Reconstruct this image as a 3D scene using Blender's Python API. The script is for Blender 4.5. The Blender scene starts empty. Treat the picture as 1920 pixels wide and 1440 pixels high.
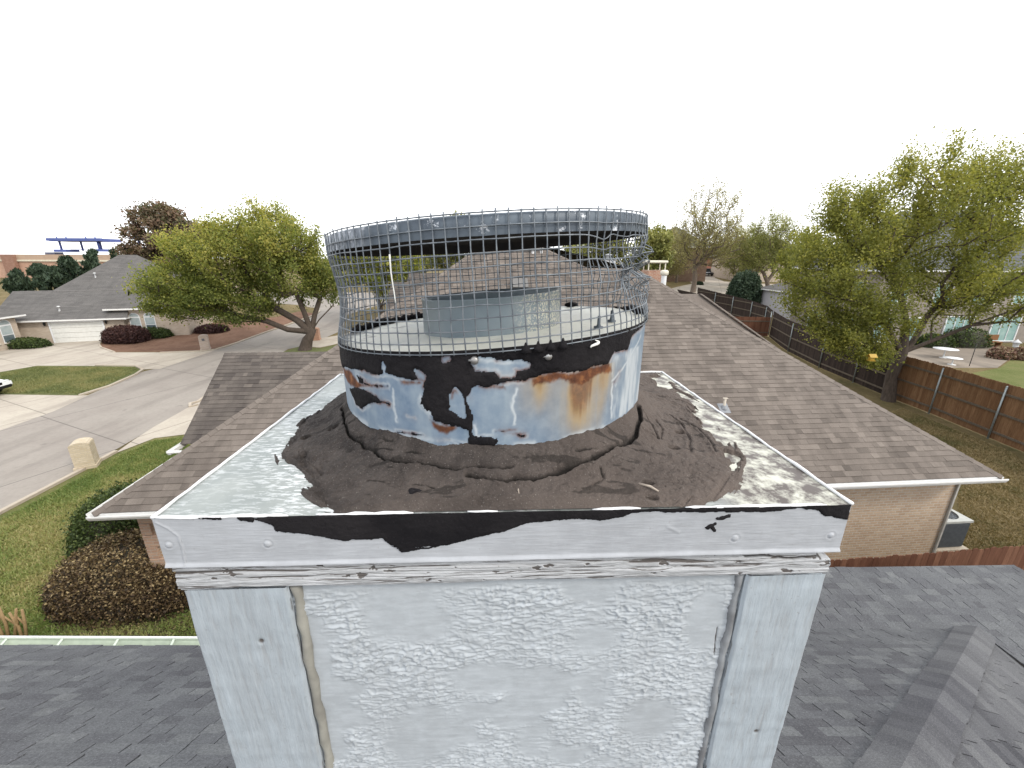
import bpy, bmesh, math, random
import numpy as np
from mathutils import Vector, Matrix
rnd = random.Random(7)
S = bpy.context.scene

# ------------------------------------------------------------------ camera
F_PX, PITCH, ROLL, H = 768.46, 0.301293, -0.003604, 7.6
_cp, _sp, _c, _s = math.cos(PITCH), math.sin(PITCH), math.cos(ROLL), math.sin(ROLL)
_f = np.array([0, _cp, -_sp]); _r = np.array([1.0, 0, 0]); _d = np.array([0, -_sp, -_cp])
CAM_M = np.array([_c*_r + _s*_d, -_s*_r + _c*_d, _f])          # rows: right, down, forward
CAM_P = np.array([0, 0, H])
cd = bpy.data.cameras.new("camera"); cam = bpy.data.objects.new("camera", cd)
S.collection.objects.link(cam); S.camera = cam
cd.sensor_fit = 'HORIZONTAL'; cd.sensor_width = 36; cd.lens = F_PX/1920*36
cd.clip_start = 0.02; cd.clip_end = 2000
mw = Matrix.Identity(4)
for i in range(3):
    mw[i][0] = CAM_M[0][i]; mw[i][1] = -CAM_M[1][i]; mw[i][2] = -CAM_M[2][i]; mw[i][3] = CAM_P[i]
cam.matrix_world = mw

# ------------------------------------------------------------------ sky, sun, exposure
SUN_EL, SUN_AZ = math.radians(40), math.radians(122)          # azimuth clockwise from +Y
W = bpy.data.worlds.new("World"); S.world = W; W.use_nodes = True
nt = W.node_tree; nt.nodes.clear()
sky = nt.nodes.new("ShaderNodeTexSky"); sky.sky_type = 'NISHITA'; sky.sun_disc = False
sky.sun_elevation = SUN_EL; sky.sun_rotation = SUN_AZ; sky.dust_density = 2.0
mixw = nt.nodes.new("ShaderNodeMix"); mixw.data_type = 'RGBA'
mixw.inputs[0].default_value = 0.86
mixw.inputs[7].default_value = (13.6, 13.75, 14.0, 1)          # bright even overcast
bg = nt.nodes.new("ShaderNodeBackground"); bg.inputs[1].default_value = 0.105
ow = nt.nodes.new("ShaderNodeOutputWorld")
nt.links.new(sky.outputs[0], mixw.inputs[6]); nt.links.new(mixw.outputs[2], bg.inputs[0]); nt.links.new(bg.outputs[0], ow.inputs[0])
sl = bpy.data.lights.new("sun", 'SUN'); sl.energy = 1.5; sl.angle = math.radians(12); sl.color = (1, 0.93, 0.82)
so = bpy.data.objects.new("sun", sl); S.collection.objects.link(so)
sdir = Vector((math.sin(SUN_AZ)*math.cos(SUN_EL), math.cos(SUN_AZ)*math.cos(SUN_EL), math.sin(SUN_EL)))
so.rotation_euler = sdir.to_track_quat('Z', 'Y').to_euler(); so.location = (0, 0, 60)
S.view_settings.view_transform = 'Standard'; S.view_settings.look = 'None'
S.view_settings.exposure = 0.62; S.view_settings.gamma = 1.0
S.cycles.max_bounces = 6; S.cycles.transparent_max_bounces = 8

# ------------------------------------------------------------------ measuring helpers (photo pixel -> place)
def ray(px, py):
    return CAM_M.T @ np.array([(px-960)/F_PX, (py-720)/F_PX, 1.0])
def atz(px, py, z):
    d = ray(px, py); return CAM_P + d*((z-H)/d[2])
def aty(px, py, Y):
    d = ray(px, py); return CAM_P + d*(Y/d[1])
T0, T1, TS = 36.0, 110.0, 0.045                                # the ground rises gently away from the houses
def terr(x, y):
    return TS*(min(max(y, T0), T1)-T0)
def g(px, py):
    d = ray(px, py); t = -H/d[2]
    if d[2] < 0 and t*d[1] <= T0: return CAM_P + d*t
    den = d[2]-TS*d[1]; t = (-TS*T0-H)/den
    P = CAM_P + d*t
    if t > 0 and P[1] <= T1: return P
    return CAM_P + d*((TS*(T1-T0)-H)/d[2])

# ------------------------------------------------------------------ noise in numpy
def _hash(ix, iy, iz, seed):
    h = (ix.astype(np.int64)*374761393 + iy.astype(np.int64)*668265263 + iz.astype(np.int64)*2147483647 + seed*974634777) & 0xffffffff
    h = ((h ^ (h >> 13))*1274126177) & 0xffffffff
    h = ((h ^ (h >> 16))*2246822519) & 0xffffffff
    return ((h ^ (h >> 15)) & 0xffffff)/float(0xffffff)
def vnoise(x, y, z=None, seed=0):
    x = np.asarray(x, float); y = np.asarray(y, float); z = np.zeros_like(x) if z is None else np.asarray(z, float)
    ix, iy, iz = np.floor(x), np.floor(y), np.floor(z)
    fx, fy, fz = x-ix, y-iy, z-iz
    u, v, w = fx*fx*(3-2*fx), fy*fy*(3-2*fy), fz*fz*(3-2*fz)
    r = 0
    for a in (0, 1):
        for b in (0, 1):
            for c in (0, 1):
                r = r + _hash(ix+a, iy+b, iz+c, seed)*(u if a else 1-u)*(v if b else 1-v)*(w if c else 1-w)
    return r*2-1
def fbm(x, y, z=None, o=4, seed=0):
    a, s, f = 0.0, 0.5, 1.0
    for i in range(o):
        a = a + s*vnoise(np.asarray(x)*f, np.asarray(y)*f, None if z is None else np.asarray(z)*f, seed+i*17); s *= .5; f *= 2.03
    return a
def sdpoly(X, Y, poly):
    """signed distance to a polygon, positive inside"""
    p = np.asarray(poly, float); n = len(p); d2 = np.full(X.shape, 1e9); ins = np.zeros(X.shape, bool)
    for i in range(n):
        ax, ay = p[i]; bx, by = p[(i+1) % n]; ex_, ey_ = bx-ax, by-ay
        L = ex_*ex_+ey_*ey_+1e-18
        t = np.clip(((X-ax)*ex_+(Y-ay)*ey_)/L, 0, 1)
        d2 = np.minimum(d2, (X-ax-t*ex_)**2+(Y-ay-t*ey_)**2)
        c = ((ay > Y) != (by > Y)) & (X < ex_*(Y-ay)/(ey_ if abs(ey_) > 1e-12 else 1e-12)+ax)
        ins ^= c
    return np.where(ins, 1, -1)*np.sqrt(d2)
def dline(X, Y, pts):
    d2 = np.full(X.shape, 1e9)
    for (ax, ay), (bx, by) in zip(pts[:-1], pts[1:]):
        ex_, ey_ = bx-ax, by-ay; L = ex_*ex_+ey_*ey_+1e-18
        t = np.clip(((X-ax)*ex_+(Y-ay)*ey_)/L, 0, 1)
        d2 = np.minimum(d2, (X-ax-t*ex_)**2+(Y-ay-t*ey_)**2)
    return np.sqrt(d2)
def smooth(a, b, x):
    t = np.clip((x-a)/(b-a), 0, 1); return t*t*(3-2*t)

# ------------------------------------------------------------------ materials
class NB:
    def __init__(s, name):
        s.m = bpy.data.materials.new(name); s.m.use_nodes = True; s.t = s.m.node_tree; s.t.nodes.clear()
        s.out = s.n("ShaderNodeOutputMaterial"); s.b = s.n("ShaderNodeBsdfPrincipled"); s.l(s.b.outputs[0], s.out.inputs[0])
        s.co = None
    def n(s, t, **k):
        x = s.t.nodes.new(t)
        for a, v in k.items(): setattr(x, a, v)
        return x
    def l(s, a, b): s.t.links.new(a, b)
    def coord(s, kind='Object', scale=(1, 1, 1), rot=(0, 0, 0)):
        if s.co is None: s.co = s.n("ShaderNodeTexCoord")
        o = s.co.outputs[kind]
        mp = s.n("ShaderNodeMapping"); mp.inputs[3].default_value = scale; mp.inputs[2].default_value = rot
        s.l(o, mp.inputs[0]); return mp.outputs[0]
    def noise(s, vec, scale, detail=4, rough=.55, dist=0):
        x = s.n("ShaderNodeTexNoise"); x.inputs['Scale'].default_value = scale; x.inputs['Detail'].default_value = detail
        x.inputs['Roughness'].default_value = rough; x.inputs['Distortion'].default_value = dist
        s.l(vec, x.inputs['Vector']); return x.outputs['Fac']
    def ramp(s, fac, stops):
        x = s.n("ShaderNodeValToRGB"); e = x.color_ramp.elements
        while len(e) < len(stops): e.new(0.5)
        for i, (p, c) in enumerate(stops):
            e[i].position = p; e[i].color = (c, c, c, 1) if isinstance(c, (int, float)) else (*c, 1)
        s.l(fac, x.inputs[0]); return x.outputs[0]
    def mix(s, fac, a, b, mode='MIX'):
        x = s.n("ShaderNodeMix"); x.data_type = 'RGBA'; x.blend_type = mode
        for v, i in ((fac, 0), (a, 6), (b, 7)):
            if hasattr(v, 'links'): s.l(v, x.inputs[i])
            elif isinstance(v, (int, float)): x.inputs[i].default_value = v if i == 0 else (v, v, v, 1)
            else: x.inputs[i].default_value = (*v, 1)
        return x.outputs[2]
    def math(s, op, a, b=0.0, clamp=False):
        x = s.n("ShaderNodeMath"); x.operation = op; x.use_clamp = clamp
        for v, i in ((a, 0), (b, 1)):
            if hasattr(v, 'links'): s.l(v, x.inputs[i])
            else: x.inputs[i].default_value = v
        return x.outputs[0]
    def attr(s, name):
        x = s.n("ShaderNodeAttribute"); x.attribute_name = name; return x.outputs['Fac']
    def bump(s, h, strength=.3, dist=.01, prev=None):
        x = s.n("ShaderNodeBump"); x.inputs['Strength'].default_value = strength; x.inputs['Distance'].default_value = dist
        s.l(h, x.inputs['Height'])
        if prev is not None: s.l(prev, x.inputs['Normal'])
        return x.outputs[0]
    def set(s, base=None, rough=None, metal=None, spec=None, normal=None):
        for v, k in ((base, 'Base Color'), (rough, 'Roughness'), (metal, 'Metallic'), (spec, 'Specular IOR Level'), (normal, 'Normal')):
            if v is None: continue
            if hasattr(v, 'links'): s.l(v, s.b.inputs[k])
            else: s.b.inputs[k].default_value = (*v, 1) if isinstance(v, tuple) else v
        return s.m
def simple(name, a, b=None, scale=8, rough=.7, bump=.15, bdist=.01, metal=0, spec=.3, detail=5, stretch=(1, 1, 1)):
    k = NB(name); v = k.coord('Object', stretch)
    f = k.noise(v, scale, detail)
    b = b or tuple(x*.75 for x in a)
    f2 = k.ramp(f, [(.3, 0.0), (.7, 1.0)])
    return k.set(k.mix(f2, a, b), rough, metal, spec, k.bump(f, bump, bdist) if bump else None)
def shingle_mat(name, cols, gran=180, pat=.6):
    """asphalt shingle: a tone per tab (mesh attribute), weathering patches and granules"""
    k = NB(name); v = k.coord('Object')
    t = k.attr('tone'); c = k.ramp(t, [(i/(len(cols)-1), cc) for i, cc in enumerate(cols)])
    p = k.noise(v, pat, 4); c = k.mix(k.ramp(p, [(.35, 0.0), (.7, .45)]), c, tuple(x*1.18 for x in cols[-1]))
    st = k.noise(k.coord('Object', (2.2, .35, .35)), 1.6, 3); c = k.mix(k.ramp(st, [(.45, 0.0), (.75, .35)]), c, tuple(x*.72 for x in cols[0]))
    gr = k.noise(v, gran, 2, .8)
    c = k.mix(.55, c, k.ramp(gr, [(.35, .35), (.65, 1.0)]), 'MULTIPLY')
    c = k.mix(k.ramp(k.noise(v, gran*1.7, 1), [(.66, 0.0), (.72, .25)]), c, tuple(min(1, x*2.6) for x in cols[-1]))
    return k.set(c, .93, 0, .15, k.bump(gr, .5, .004))
def brick_mat(name, c1, c2, mortar, scale=1.0, bw=.2, bh=.075, ms=.012, bumpd=.006):
    k = NB(name); v = k.coord('UV')
    b = k.n("ShaderNodeTexBrick"); b.inputs['Scale'].default_value = scale
    b.inputs['Brick Width'].default_value = bw; b.inputs['Row Height'].default_value = bh; b.inputs['Mortar Size'].default_value = ms
    b.inputs['Mortar Smooth'].default_value = .3; b.inputs['Bias'].default_value = -.1
    b.inputs['Color1'].default_value = (*c1, 1); b.inputs['Color2'].default_value = (*c2, 1); b.inputs['Mortar'].default_value = (*mortar, 1)
    k.l(v, b.inputs['Vector'])
    n = k.noise(k.coord('Object'), 2.2, 5); n2 = k.noise(k.coord('Object'), 60, 3)
    c = k.mix(k.ramp(n, [(.35, 0.0), (.7, .35)]), b.outputs[0], tuple(x*.7 for x in c1))
    c = k.mix(.35, c, k.ramp(n2, [(.3, .5), (.7, 1.0)]), 'MULTIPLY')
    h = k.math('SUBTRACT', k.math('MULTIPLY', n2, .3), b.outputs['Fac'])
    return k.set(c, .9, 0, .2, k.bump(h, .7, bumpd))
def leaf_mat(name, cols, trans=.35, var=1.0):
    k = NB(name); t = k.attr('tone')
    c = k.ramp(t, [(i/(len(cols)-1), cc) for i, cc in enumerate(cols)])
    k.set(c, .6, 0, .25)
    tr = k.n("ShaderNodeBsdfTranslucent"); k.l(k.mix(1.0, c, (1.0, 1.0, .6), 'MULTIPLY'), tr.inputs[0])
    ms = k.n("ShaderNodeMixShader"); ms.inputs[0].default_value = trans
    k.l(k.b.outputs[0], ms.inputs[1]); k.l(tr.outputs[0], ms.inputs[2]); k.l(ms.outputs[0], k.out.inputs[0])
    return k.m

# ------------------------------------------------------------------ mesh building
class MB:
    def __init__(s): s.v = []; s.f = []; s.tone = []; s.sm = []
    def face(s, pts, tone=.5, smooth=False):
        b = len(s.v); s.v.extend([tuple(map(float, p)) for p in pts]); s.f.append(list(range(b, b+len(pts)))); s.tone.append(tone); s.sm.append(smooth)
    def idx(s, verts, faces, tone=.5, smooth=False):
        b = len(s.v); s.v.extend([tuple(map(float, p)) for p in verts])
        for f in faces: s.f.append([b+i for i in f]); s.tone.append(tone if not hasattr(tone, '__call__') else tone()); s.sm.append(smooth)
    def box(s, c, size, rz=0, tone=.5, bevel=0.0, ax=None):
        """box centred at c; ax = 3 axis vectors (rows) or a z rotation"""
        sx, sy, sz = [q/2 for q in size]
        if ax is None: ax = ((math.cos(rz), math.sin(rz), 0), (-math.sin(rz), math.cos(rz), 0), (0, 0, 1))
        ax = np.array(ax, float); c = np.array(c, float)
        if bevel > 0:
            b = min(bevel, sx*.9, sy*.9, sz*.9)
            bm = bmesh.new(); bmesh.ops.create_cube(bm, size=1)
            for v in bm.verts: v.co = Vector((v.co.x*2*sx, v.co.y*2*sy, v.co.z*2*sz))
            bmesh.ops.bevel(bm, geom=bm.edges[:], offset=b, segments=2, affect='EDGES', profile=.5)
            bm.verts.index_update()
            vs = [c+np.array(v.co) @ ax for v in bm.verts]
            s.idx(vs, [[v.index for v in f.verts] for f in bm.faces], tone); bm.free(); return
        vs = [c + (i*sx)*ax[0]+(j*sy)*ax[1]+(k*sz)*ax[2] for i in (-1, 1) for j in (-1, 1) for k in (-1, 1)]
        s.idx(vs, [(0, 1, 3, 2), (4, 6, 7, 5), (0, 4, 5, 1), (2, 3, 7, 6), (0, 2, 6, 4), (1, 5, 7, 3)], tone)
    def tube(s, pts, rad, n=6, tone=.5, caps=True, smooth=True):
        pts = [np.array(p, float) for p in pts]; m = len(pts)
        if not hasattr(rad, '__len__'): rad = [rad]*m
        vs = []; pu = None
        for i, p in enumerate(pts):
            t = pts[min(i+1, m-1)]-pts[max(i-1, 0)]; L = np.linalg.norm(t); t = t/L if L > 0 else np.array([0, 0, 1.])
            if pu is None:
                a = np.array([0, 0, 1.]) if abs(t[2]) < .9 else np.array([1., 0, 0])
                u = np.cross(a, t)
            else: u = pu-t*np.dot(pu, t)
            u = u/(np.linalg.norm(u)+1e-12); w = np.cross(t, u); pu = u
            for k in range(n):
                an = 2*math.pi*k/n; vs.append(p+rad[i]*(math.cos(an)*u+math.sin(an)*w))
        fs = [(i*n+k, i*n+(k+1) % n, (i+1)*n+(k+1) % n, (i+1)*n+k) for i in range(m-1) for k in range(n)]
        if caps: fs += [tuple(range(n-1, -1, -1)), tuple((m-1)*n+k for k in range(n))]
        s.idx(vs, fs, tone, smooth)
    def lathe(s, c, prof, n=24, tone=.5, smooth=True, ax=None):
        """profile of (r, z) revolved about z through c"""
        vs = [(c[0]+r*math.cos(2*math.pi*k/n), c[1]+r*math.sin(2*math.pi*k/n), c[2]+z) for r, z in prof for k in range(n)]
        m = len(prof)
        s.idx(vs, [(i*n+k, i*n+(k+1) % n, (i+1)*n+(k+1) % n, (i+1)*n+k) for i in range(m-1) for k in range(n)], tone, smooth)
    def prism(s, poly, z0, z1, tone=.5):
        """vertical prism over an xy polygon (counter-clockwise)"""
        n = len(poly)
        s.face([(x, y, z1) for x, y in poly], tone); s.face([(x, y, z0) for x, y in reversed(poly)], tone)
        for i in range(n):
            a, b = poly[i], poly[(i+1) % n]; s.face([(*a, z0), (*b, z0), (*b, z1), (*a, z1)], tone)
    def extr(s, poly, vec, tone=.5):
        """planar polygon pushed along vec to a solid"""
        p = [np.array(q, float) for q in poly]; v = np.array(vec, float); n = len(p)
        s.face(p, tone); s.face([q+v for q in reversed(p)], tone)
        for i in range(n):
            a, b = p[i], p[(i+1) % n]; s.face([b, a, a+v, b+v], tone)
    def build(s, name, mat, parent=None, uv=True):
        me = bpy.data.meshes.new(name); o = np.array(parent.location) if parent is not None else np.zeros(3)
        if parent is not None and parent.parent is not None: o = o+np.array(parent.parent.location)
        v = np.array(s.v, float).reshape(-1, 3)-o
        me.from_pydata(v.tolist(), [], s.f); 
        at = me.attributes.new('tone', 'FLOAT', 'FACE'); at.data.foreach_set('value', np.array(s.tone, np.float32))
        me.polygons.foreach_set('use_smooth', s.sm)
        if uv and len(s.f) < 3000:
            ul = me.uv_layers.new(name='uv'); me.update()
            arr = np.zeros((len(me.loops), 2), np.float32)
            for p in me.polygons:
                nn = p.normal
                if abs(nn.z) > .97: ux, vx = Vector((1, 0, 0)), Vector((0, 1, 0))
                else: ux = Vector((0, 0, 1)).cross(nn).normalized(); vx = nn.cross(ux)
                for li in p.loop_indices:
                    co = me.vertices[me.loops[li].vertex_index].co; arr[li] = (co.dot(ux), co.dot(vx))
            ul.data.foreach_set('uv', arr.ravel())
        me.materials.append(mat); me.update()
        ob = bpy.data.objects.new(name, me); S.collection.objects.link(ob)
        if parent is not None: ob.parent = parent
        return ob
def grid_obj(name, P, mat, parent, attrs=None, smooth=True, close_u=False):
    """P: (nu, nv, 3) grid of points -> mesh object with float point attributes"""
    nu, nv = P.shape[:2]; me = bpy.data.meshes.new(name)
    o = np.array(parent.location) if parent is not None else np.zeros(3)
    if parent is not None and parent.parent is not None: o = o+np.array(parent.parent.location)
    V = (P-o).reshape(-1, 3).astype(np.float32)
    iu = np.arange(nu if close_u else nu-1); iv = np.arange(nv-1)
    A, B = np.meshgrid(iu, iv, indexing='ij'); A2 = (A+1) % nu
    q = np.stack([A*nv+B, A2*nv+B, A2*nv+B+1, A*nv+B+1], -1).reshape(-1, 4)
    me.vertices.add(len(V)); me.vertices.foreach_set('co', V.ravel())
    me.loops.add(q.size); me.loops.foreach_set('vertex_index', q.ravel().astype(np.int32))
    me.polygons.add(len(q)); me.polygons.foreach_set('loop_start', np.arange(0, q.size, 4, dtype=np.int32))
    me.polygons.foreach_set('use_smooth', np.full(len(q), smooth))
    me.update(calc_edges=True)
    for k, a in (attrs or {}).items():
        t = me.attributes.new(k, 'FLOAT', 'POINT'); t.data.foreach_set('value', np.asarray(a, np.float32).ravel())
    me.materials.append(mat); me.validate()
    ob = bpy.data.objects.new(name, me); S.collection.objects.link(ob); ob.parent = parent
    return ob
def quads_obj(name, V, tone, mat, parent):
    """V: (n, 4, 3) loose leaf quads"""
    n = len(V); me = bpy.data.meshes.new(name); o = np.array(parent.location) if parent is not None else np.zeros(3)
    me.vertices.add(n*4); me.vertices.foreach_set('co', (V-o).astype(np.float32).ravel())
    me.loops.add(n*4); me.loops.foreach_set('vertex_index', np.arange(n*4, dtype=np.int32))
    me.polygons.add(n); me.polygons.foreach_set('loop_start', np.arange(0, n*4, 4, dtype=np.int32))
    me.update(calc_edges=True)
    t = me.attributes.new('tone', 'FLOAT', 'FACE'); t.data.foreach_set('value', np.asarray(tone, np.float32))
    me.materials.append(mat)
    ob = bpy.data.objects.new(name, me); S.collection.objects.link(ob); ob.parent = parent
    return ob
def thing(name, label, cat, loc=(0, 0, 0), group=None):
    o = bpy.data.objects.new(name, None); S.collection.objects.link(o); o.location = [float(q) for q in loc]; o.empty_display_size = .2
    o['label'] = label; o['category'] = cat
    if group: o['group'] = group
    return o
def tag(o, label, cat, group=None):
    o['label'] = label; o['category'] = cat
    if group: o['group'] = group
    return o
def struct(o, kind='structure'): o['kind'] = kind; return o

def clip_poly(sub, clip):
    """Sutherland-Hodgman, clip convex CCW, 2-D"""
    out = list(sub)
    for i in range(len(clip)):
        a, b = clip[i], clip[(i+1) % len(clip)]; inp = out; out = []
        if not inp: return []
        ins = lambda p: (b[0]-a[0])*(p[1]-a[1])-(b[1]-a[1])*(p[0]-a[0]) >= -1e-9
        for j in range(len(inp)):
            p, q = inp[j-1], inp[j]; ip, iq = ins(p), ins(q)
            if ip != iq:
                d1 = (b[0]-a[0])*(p[1]-a[1])-(b[1]-a[1])*(p[0]-a[0]); d2 = (b[0]-a[0])*(q[1]-a[1])-(b[1]-a[1])*(q[0]-a[0])
                t = d1/(d1-d2); out.append((p[0]+t*(q[0]-p[0]), p[1]+t*(q[1]-p[1])))
            if iq: out.append(q)
    return out
def shingles(mb, O, U, V, polys, expo=.14, tab=(.14, .3), th=.005, seed=1, slot=0.0, deck=.004):
    """courses of architectural shingles on the plane O + u*U + v*V (v up the slope): each tab its own raised piece"""
    r = random.Random(seed); O, U, V = (np.array(q, float) for q in (O, U, V)); N = np.cross(U, V)
    for poly in polys:
        us = [p[0] for p in poly]; vs = [p[1] for p in poly]
        mb.face([O+p[0]*U+p[1]*V-deck*N for p in poly], 0)
        k0 = int(math.floor(min(vs)/expo)); k1 = int(math.ceil(max(vs)/expo))
        for k in range(k0, k1):
            v0, v1 = k*expo, (k+1)*expo; u = min(us)-r.random()*.3
            while u < max(us):
                w = r.uniform(*tab); gp = slot*r.uniform(.6, 1.3) if r.random() < .55 else 0; hi = th*(1.0 if r.random() < .5 else 1.9)*r.uniform(.85, 1.15); tn = min(1, max(0, r.gauss(.5, .24)))
                q = clip_poly([(u, v0), (u+w-gp, v0), (u+w-gp, v1+.004), (u, v1+.004)], poly); u += w
                if len(q) < 3: continue
                P = [O+a*U+b*V+N*(.001+hi*(v1+.004-b)/expo) for a, b in q]; B = [O+a*U+b*V-N*(deck-.001) for a, b in q]
                mb.face(P, tn)
                for i in range(len(q)):
                    j = (i+1) % len(q)
                    if q[i][1] > v1-.001 and q[j][1] > v1-.001: continue
                    mb.face([B[i], B[j], P[j], P[i]], tn*.8)
def caps(mb, a, b, wdir1, wdir2, n1, L=.2, w=.14, th=.012, seed=3, tone=(.45, .95)):
    """ridge / hip caps: overlapping saddle pieces from a (low) to b (high); wdir1/wdir2 run down each side"""
    r = random.Random(seed); a, b = np.array(a, float), np.array(b, float); d = b-a; Ln = np.linalg.norm(d); d /= Ln
    w1, w2, up = (np.array(q, float)/np.linalg.norm(q) for q in (wdir1, wdir2, n1)); m = int(Ln/L)
    for i in range(m):
        s0, s1 = i*Ln/m, (i+1.25)*Ln/m; t = r.uniform(*tone); h0, h1 = th*1.7, th*.6; j = r.uniform(-.006, .006)
        lo, hi = a+d*s0, a+d*min(s1, Ln)
        A = [lo+w1*(w+j)+up*h0, lo+up*(h0*1.15), lo+w2*(w+j)+up*h0]; B = [hi+w1*(w+j)+up*h1, hi+up*(h1*1.15), hi+w2*(w+j)+up*h1]
        A0 = [p-up*h0*1.4 for p in A]
        mb.face([A[0], A[1], B[1], B[0]], t); mb.face([A[1], A[2], B[2], B[1]], t)
        mb.face([A0[0], A0[1], A[1], A[0]], t*.8); mb.face([A0[1], A0[2], A[2], A[1]], t*.8)
        mb.face([A0[0], A[0], B[0], B[0]-up*h0*1.4], t*.8); mb.face([A[2], A0[2], B[2]-up*h0*1.4, B[2]], t*.8)

# ================================================================== the chimney
YC = 0.03948
EX = np.array([math.cos(YC), math.sin(YC), 0]); EY = np.array([-math.sin(YC), math.cos(YC), 0]); EZ = np.array([0, 0, 1.0])
FL = CAM_P+np.array([-.4575, .4466, -.3203]); CW, CDp = .92, .666
CX, CY, CR = -.037, .83, .2918                                 # shroud axis and radius
def cl(u, v, w=0.0): return FL+u*EX+v*EY+w*EZ
def capuv(px, py):
    P = atz(px, py, FL[2])-FL; return (P @ EX, P @ EY)
def frontuz(px, py):
    d = ray(px, py); P = CAM_P+d*(((FL-CAM_P) @ EY)/(d @ EY))-FL; return (P @ EX, P[2])
def cylaz(px, py):
    d = ray(px, py); a = d[0]**2+d[1]**2; b = -2*(d[0]*CX+d[1]*CY); c = CX*CX+CY*CY-CR*CR; D = max(b*b-4*a*c, 0)
    P = d*((-b-math.sqrt(D))/(2*a)); return (CR*math.atan2(P[0]-CX, -(P[1]-CY)), P[2]+H)
z5 = lambda L, f: [f(240+x/2.667, 640+y/2.667) for x, y in L]
z6 = lambda L, f: [f(900+x/2.667, 640+y/2.667) for x, y in L]
z8 = lambda L: [cylaz(620+x/3.2, 620+y/3.2) for x, y in L]
def tilt(x, y): return H-.1277+.0748*(x-CX)-.0235*(y-CY)       # shroud rim plane
def tilt_lid(x, y): return H+.0194+.066*(x-CX)-.02*(y-CY)      # lid underside plane

# ---- materials
def mat_paint(name, base=(.56, .585, .63), grain=(1, 1, 1), gs=60, bump=.4, bd=.002, dirt=.5, crack=False):
    k = NB(name); v = k.coord('Object'); vg = k.coord('Object', grain)
    n1 = k.noise(v, 5, 5); n2 = k.noise(vg, gs, 5, .6); n3 = k.noise(v, 28, 6, .65)
    c = k.mix(k.ramp(n1, [(.3, 0.0), (.7, 1.0)]), base, tuple(x*.90 for x in base))
    c = k.mix(k.ramp(n3, [(.42, 0.0), (.62, .5)]), c, tuple(min(.8, x*1.16) for x in base))
    c = k.mix(k.ramp(n2, [(.25, .65*dirt), (.47, 0.0)]), c, (.22, .22, .22)); c = k.mix(k.ramp(n2, [(.52, 0.0), (.7, .45)]), c, tuple(min(.8, x*1.25) for x in base))
    c = k.mix(k.ramp(k.noise(v, 140, 3), [(.69, 0.0), (.73, .7*dirt)]), c, (.2, .19, .18))
    c = k.mix(k.ramp(k.noise(k.coord('Object', (1, 1, .10)), 13, 4, .6), [(.5, 0.0), (.72, .30*dirt+.1)]), c, (.24, .245, .25))
    if crack: c = k.mix(k.ramp(k.attr('crack'), [(.3, 0.0), (.75, .95)]), c, (.07, .06, .055))
    h = k.math('ADD', k.math('MULTIPLY', n2, .7), k.math('MULTIPLY', n3, .3))
    return k.set(c, .55, 0, .35, k.bump(h, bump, bd))
M_fascia = mat_paint('brushed_white_paint', (.325, .34, .365), (1, 1, 9), 26, .45, .0015, .35, True)
M_trim = mat_paint('peeling_wood_paint', (.365, .375, .39), (1, 1, 10), 30, 1.0, .004, 1.0, True)
M_corner = mat_paint('board_paint', (.31, .35, .385), (7, 7, .8), 20, .8, .004, .8, True)
M_panel = mat_paint('embossed_panel_paint', (.335, .362, .388), (1, 1, 3), 40, .3, .0015, .25, True)
def mat_tar(name, a, b, dust=0.0):
    k = NB(name); v = k.coord('Object'); n = k.noise(v, 90, 6, .65); n2 = k.noise(v, 9, 4)
    c = k.mix(k.ramp(n2, [(.35, 0.0), (.65, 1.0)]), a, b)
    c = k.mix(k.ramp(k.noise(v, 420, 2), [(.62, 0.0), (.72, .3)]), c, tuple(x*2.5 for x in b))
    if dust: c = k.mix(k.ramp(k.noise(k.coord('Object', (1, 1.6, 1)), 5, 5), [(.45, 0.0), (.7, dust)]), c, (.21, .17, .145))
    return k.set(c, .8, 0, .12, k.bump(n, .9, .004))
M_tar = mat_tar('black_tar', (.007, .0065, .008), (.016, .0145, .016))
k = NB('weathered_mastic'); v = k.coord('Object')
n = k.noise(v, 120, 6, .7); n2 = k.noise(v, 14, 6, .7)
c = k.mix(k.ramp(n2, [(.38, 0.0), (.62, 1.0)]), (.026, .022, .021), (.068, .058, .053))
c = k.mix(k.ramp(k.noise(v, 230, 4, .8), [(.3, .55), (.5, 0.0)]), c, (.010, .009, .0085))
c = k.mix(k.attr('dust'), c, (.125, .10, .086))
c = k.mix(k.ramp(k.noise(v, 520, 2), [(.64, 0.0), (.72, .55)]), c, (.26, .24, .22))
c = k.mix(k.ramp(k.attr('crack'), [(.25, 0.0), (.8, .9)]), c, (.008, .007, .006))
M_mastic = k.set(c, .85, 0, .2, k.bump(n, 1.0, .006))
k = NB('oxidised_sheet_metal'); v = k.coord('Object')
n1 = k.noise(v, 9, 6, .6); n2 = k.noise(k.coord('Object', (1, 4.5, 1), (0, 0, .6)), 48, 5, .7); n3 = k.noise(v, 160, 3)
c = k.mix(k.ramp(n1, [(.35, 0.0), (.65, 1.0)]), (.20, .225, .22), (.30, .32, .305))
c = k.mix(k.ramp(n3, [(.45, 0.0), (.8, .4)]), c, (.25, .27, .27))
c = k.mix(k.math('MULTIPLY', k.attr('stroke'), k.ramp(n2, [(.51, 0.0), (.57, 1.0)])), c, (.58, .60, .61))
c = k.mix(k.attr('cream'), c, k.mix(k.ramp(k.noise(v, 30, 6, .7), [(.43, 0.0), (.60, 1.0)]), (.095, .08, .073), (.50, .50, .43)))
M_sheet = k.set(c, .5, .25, .4, k.bump(n3, .15, .001))
k = NB('painted_galvanised_shroud'); v = k.coord('Object')
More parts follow.
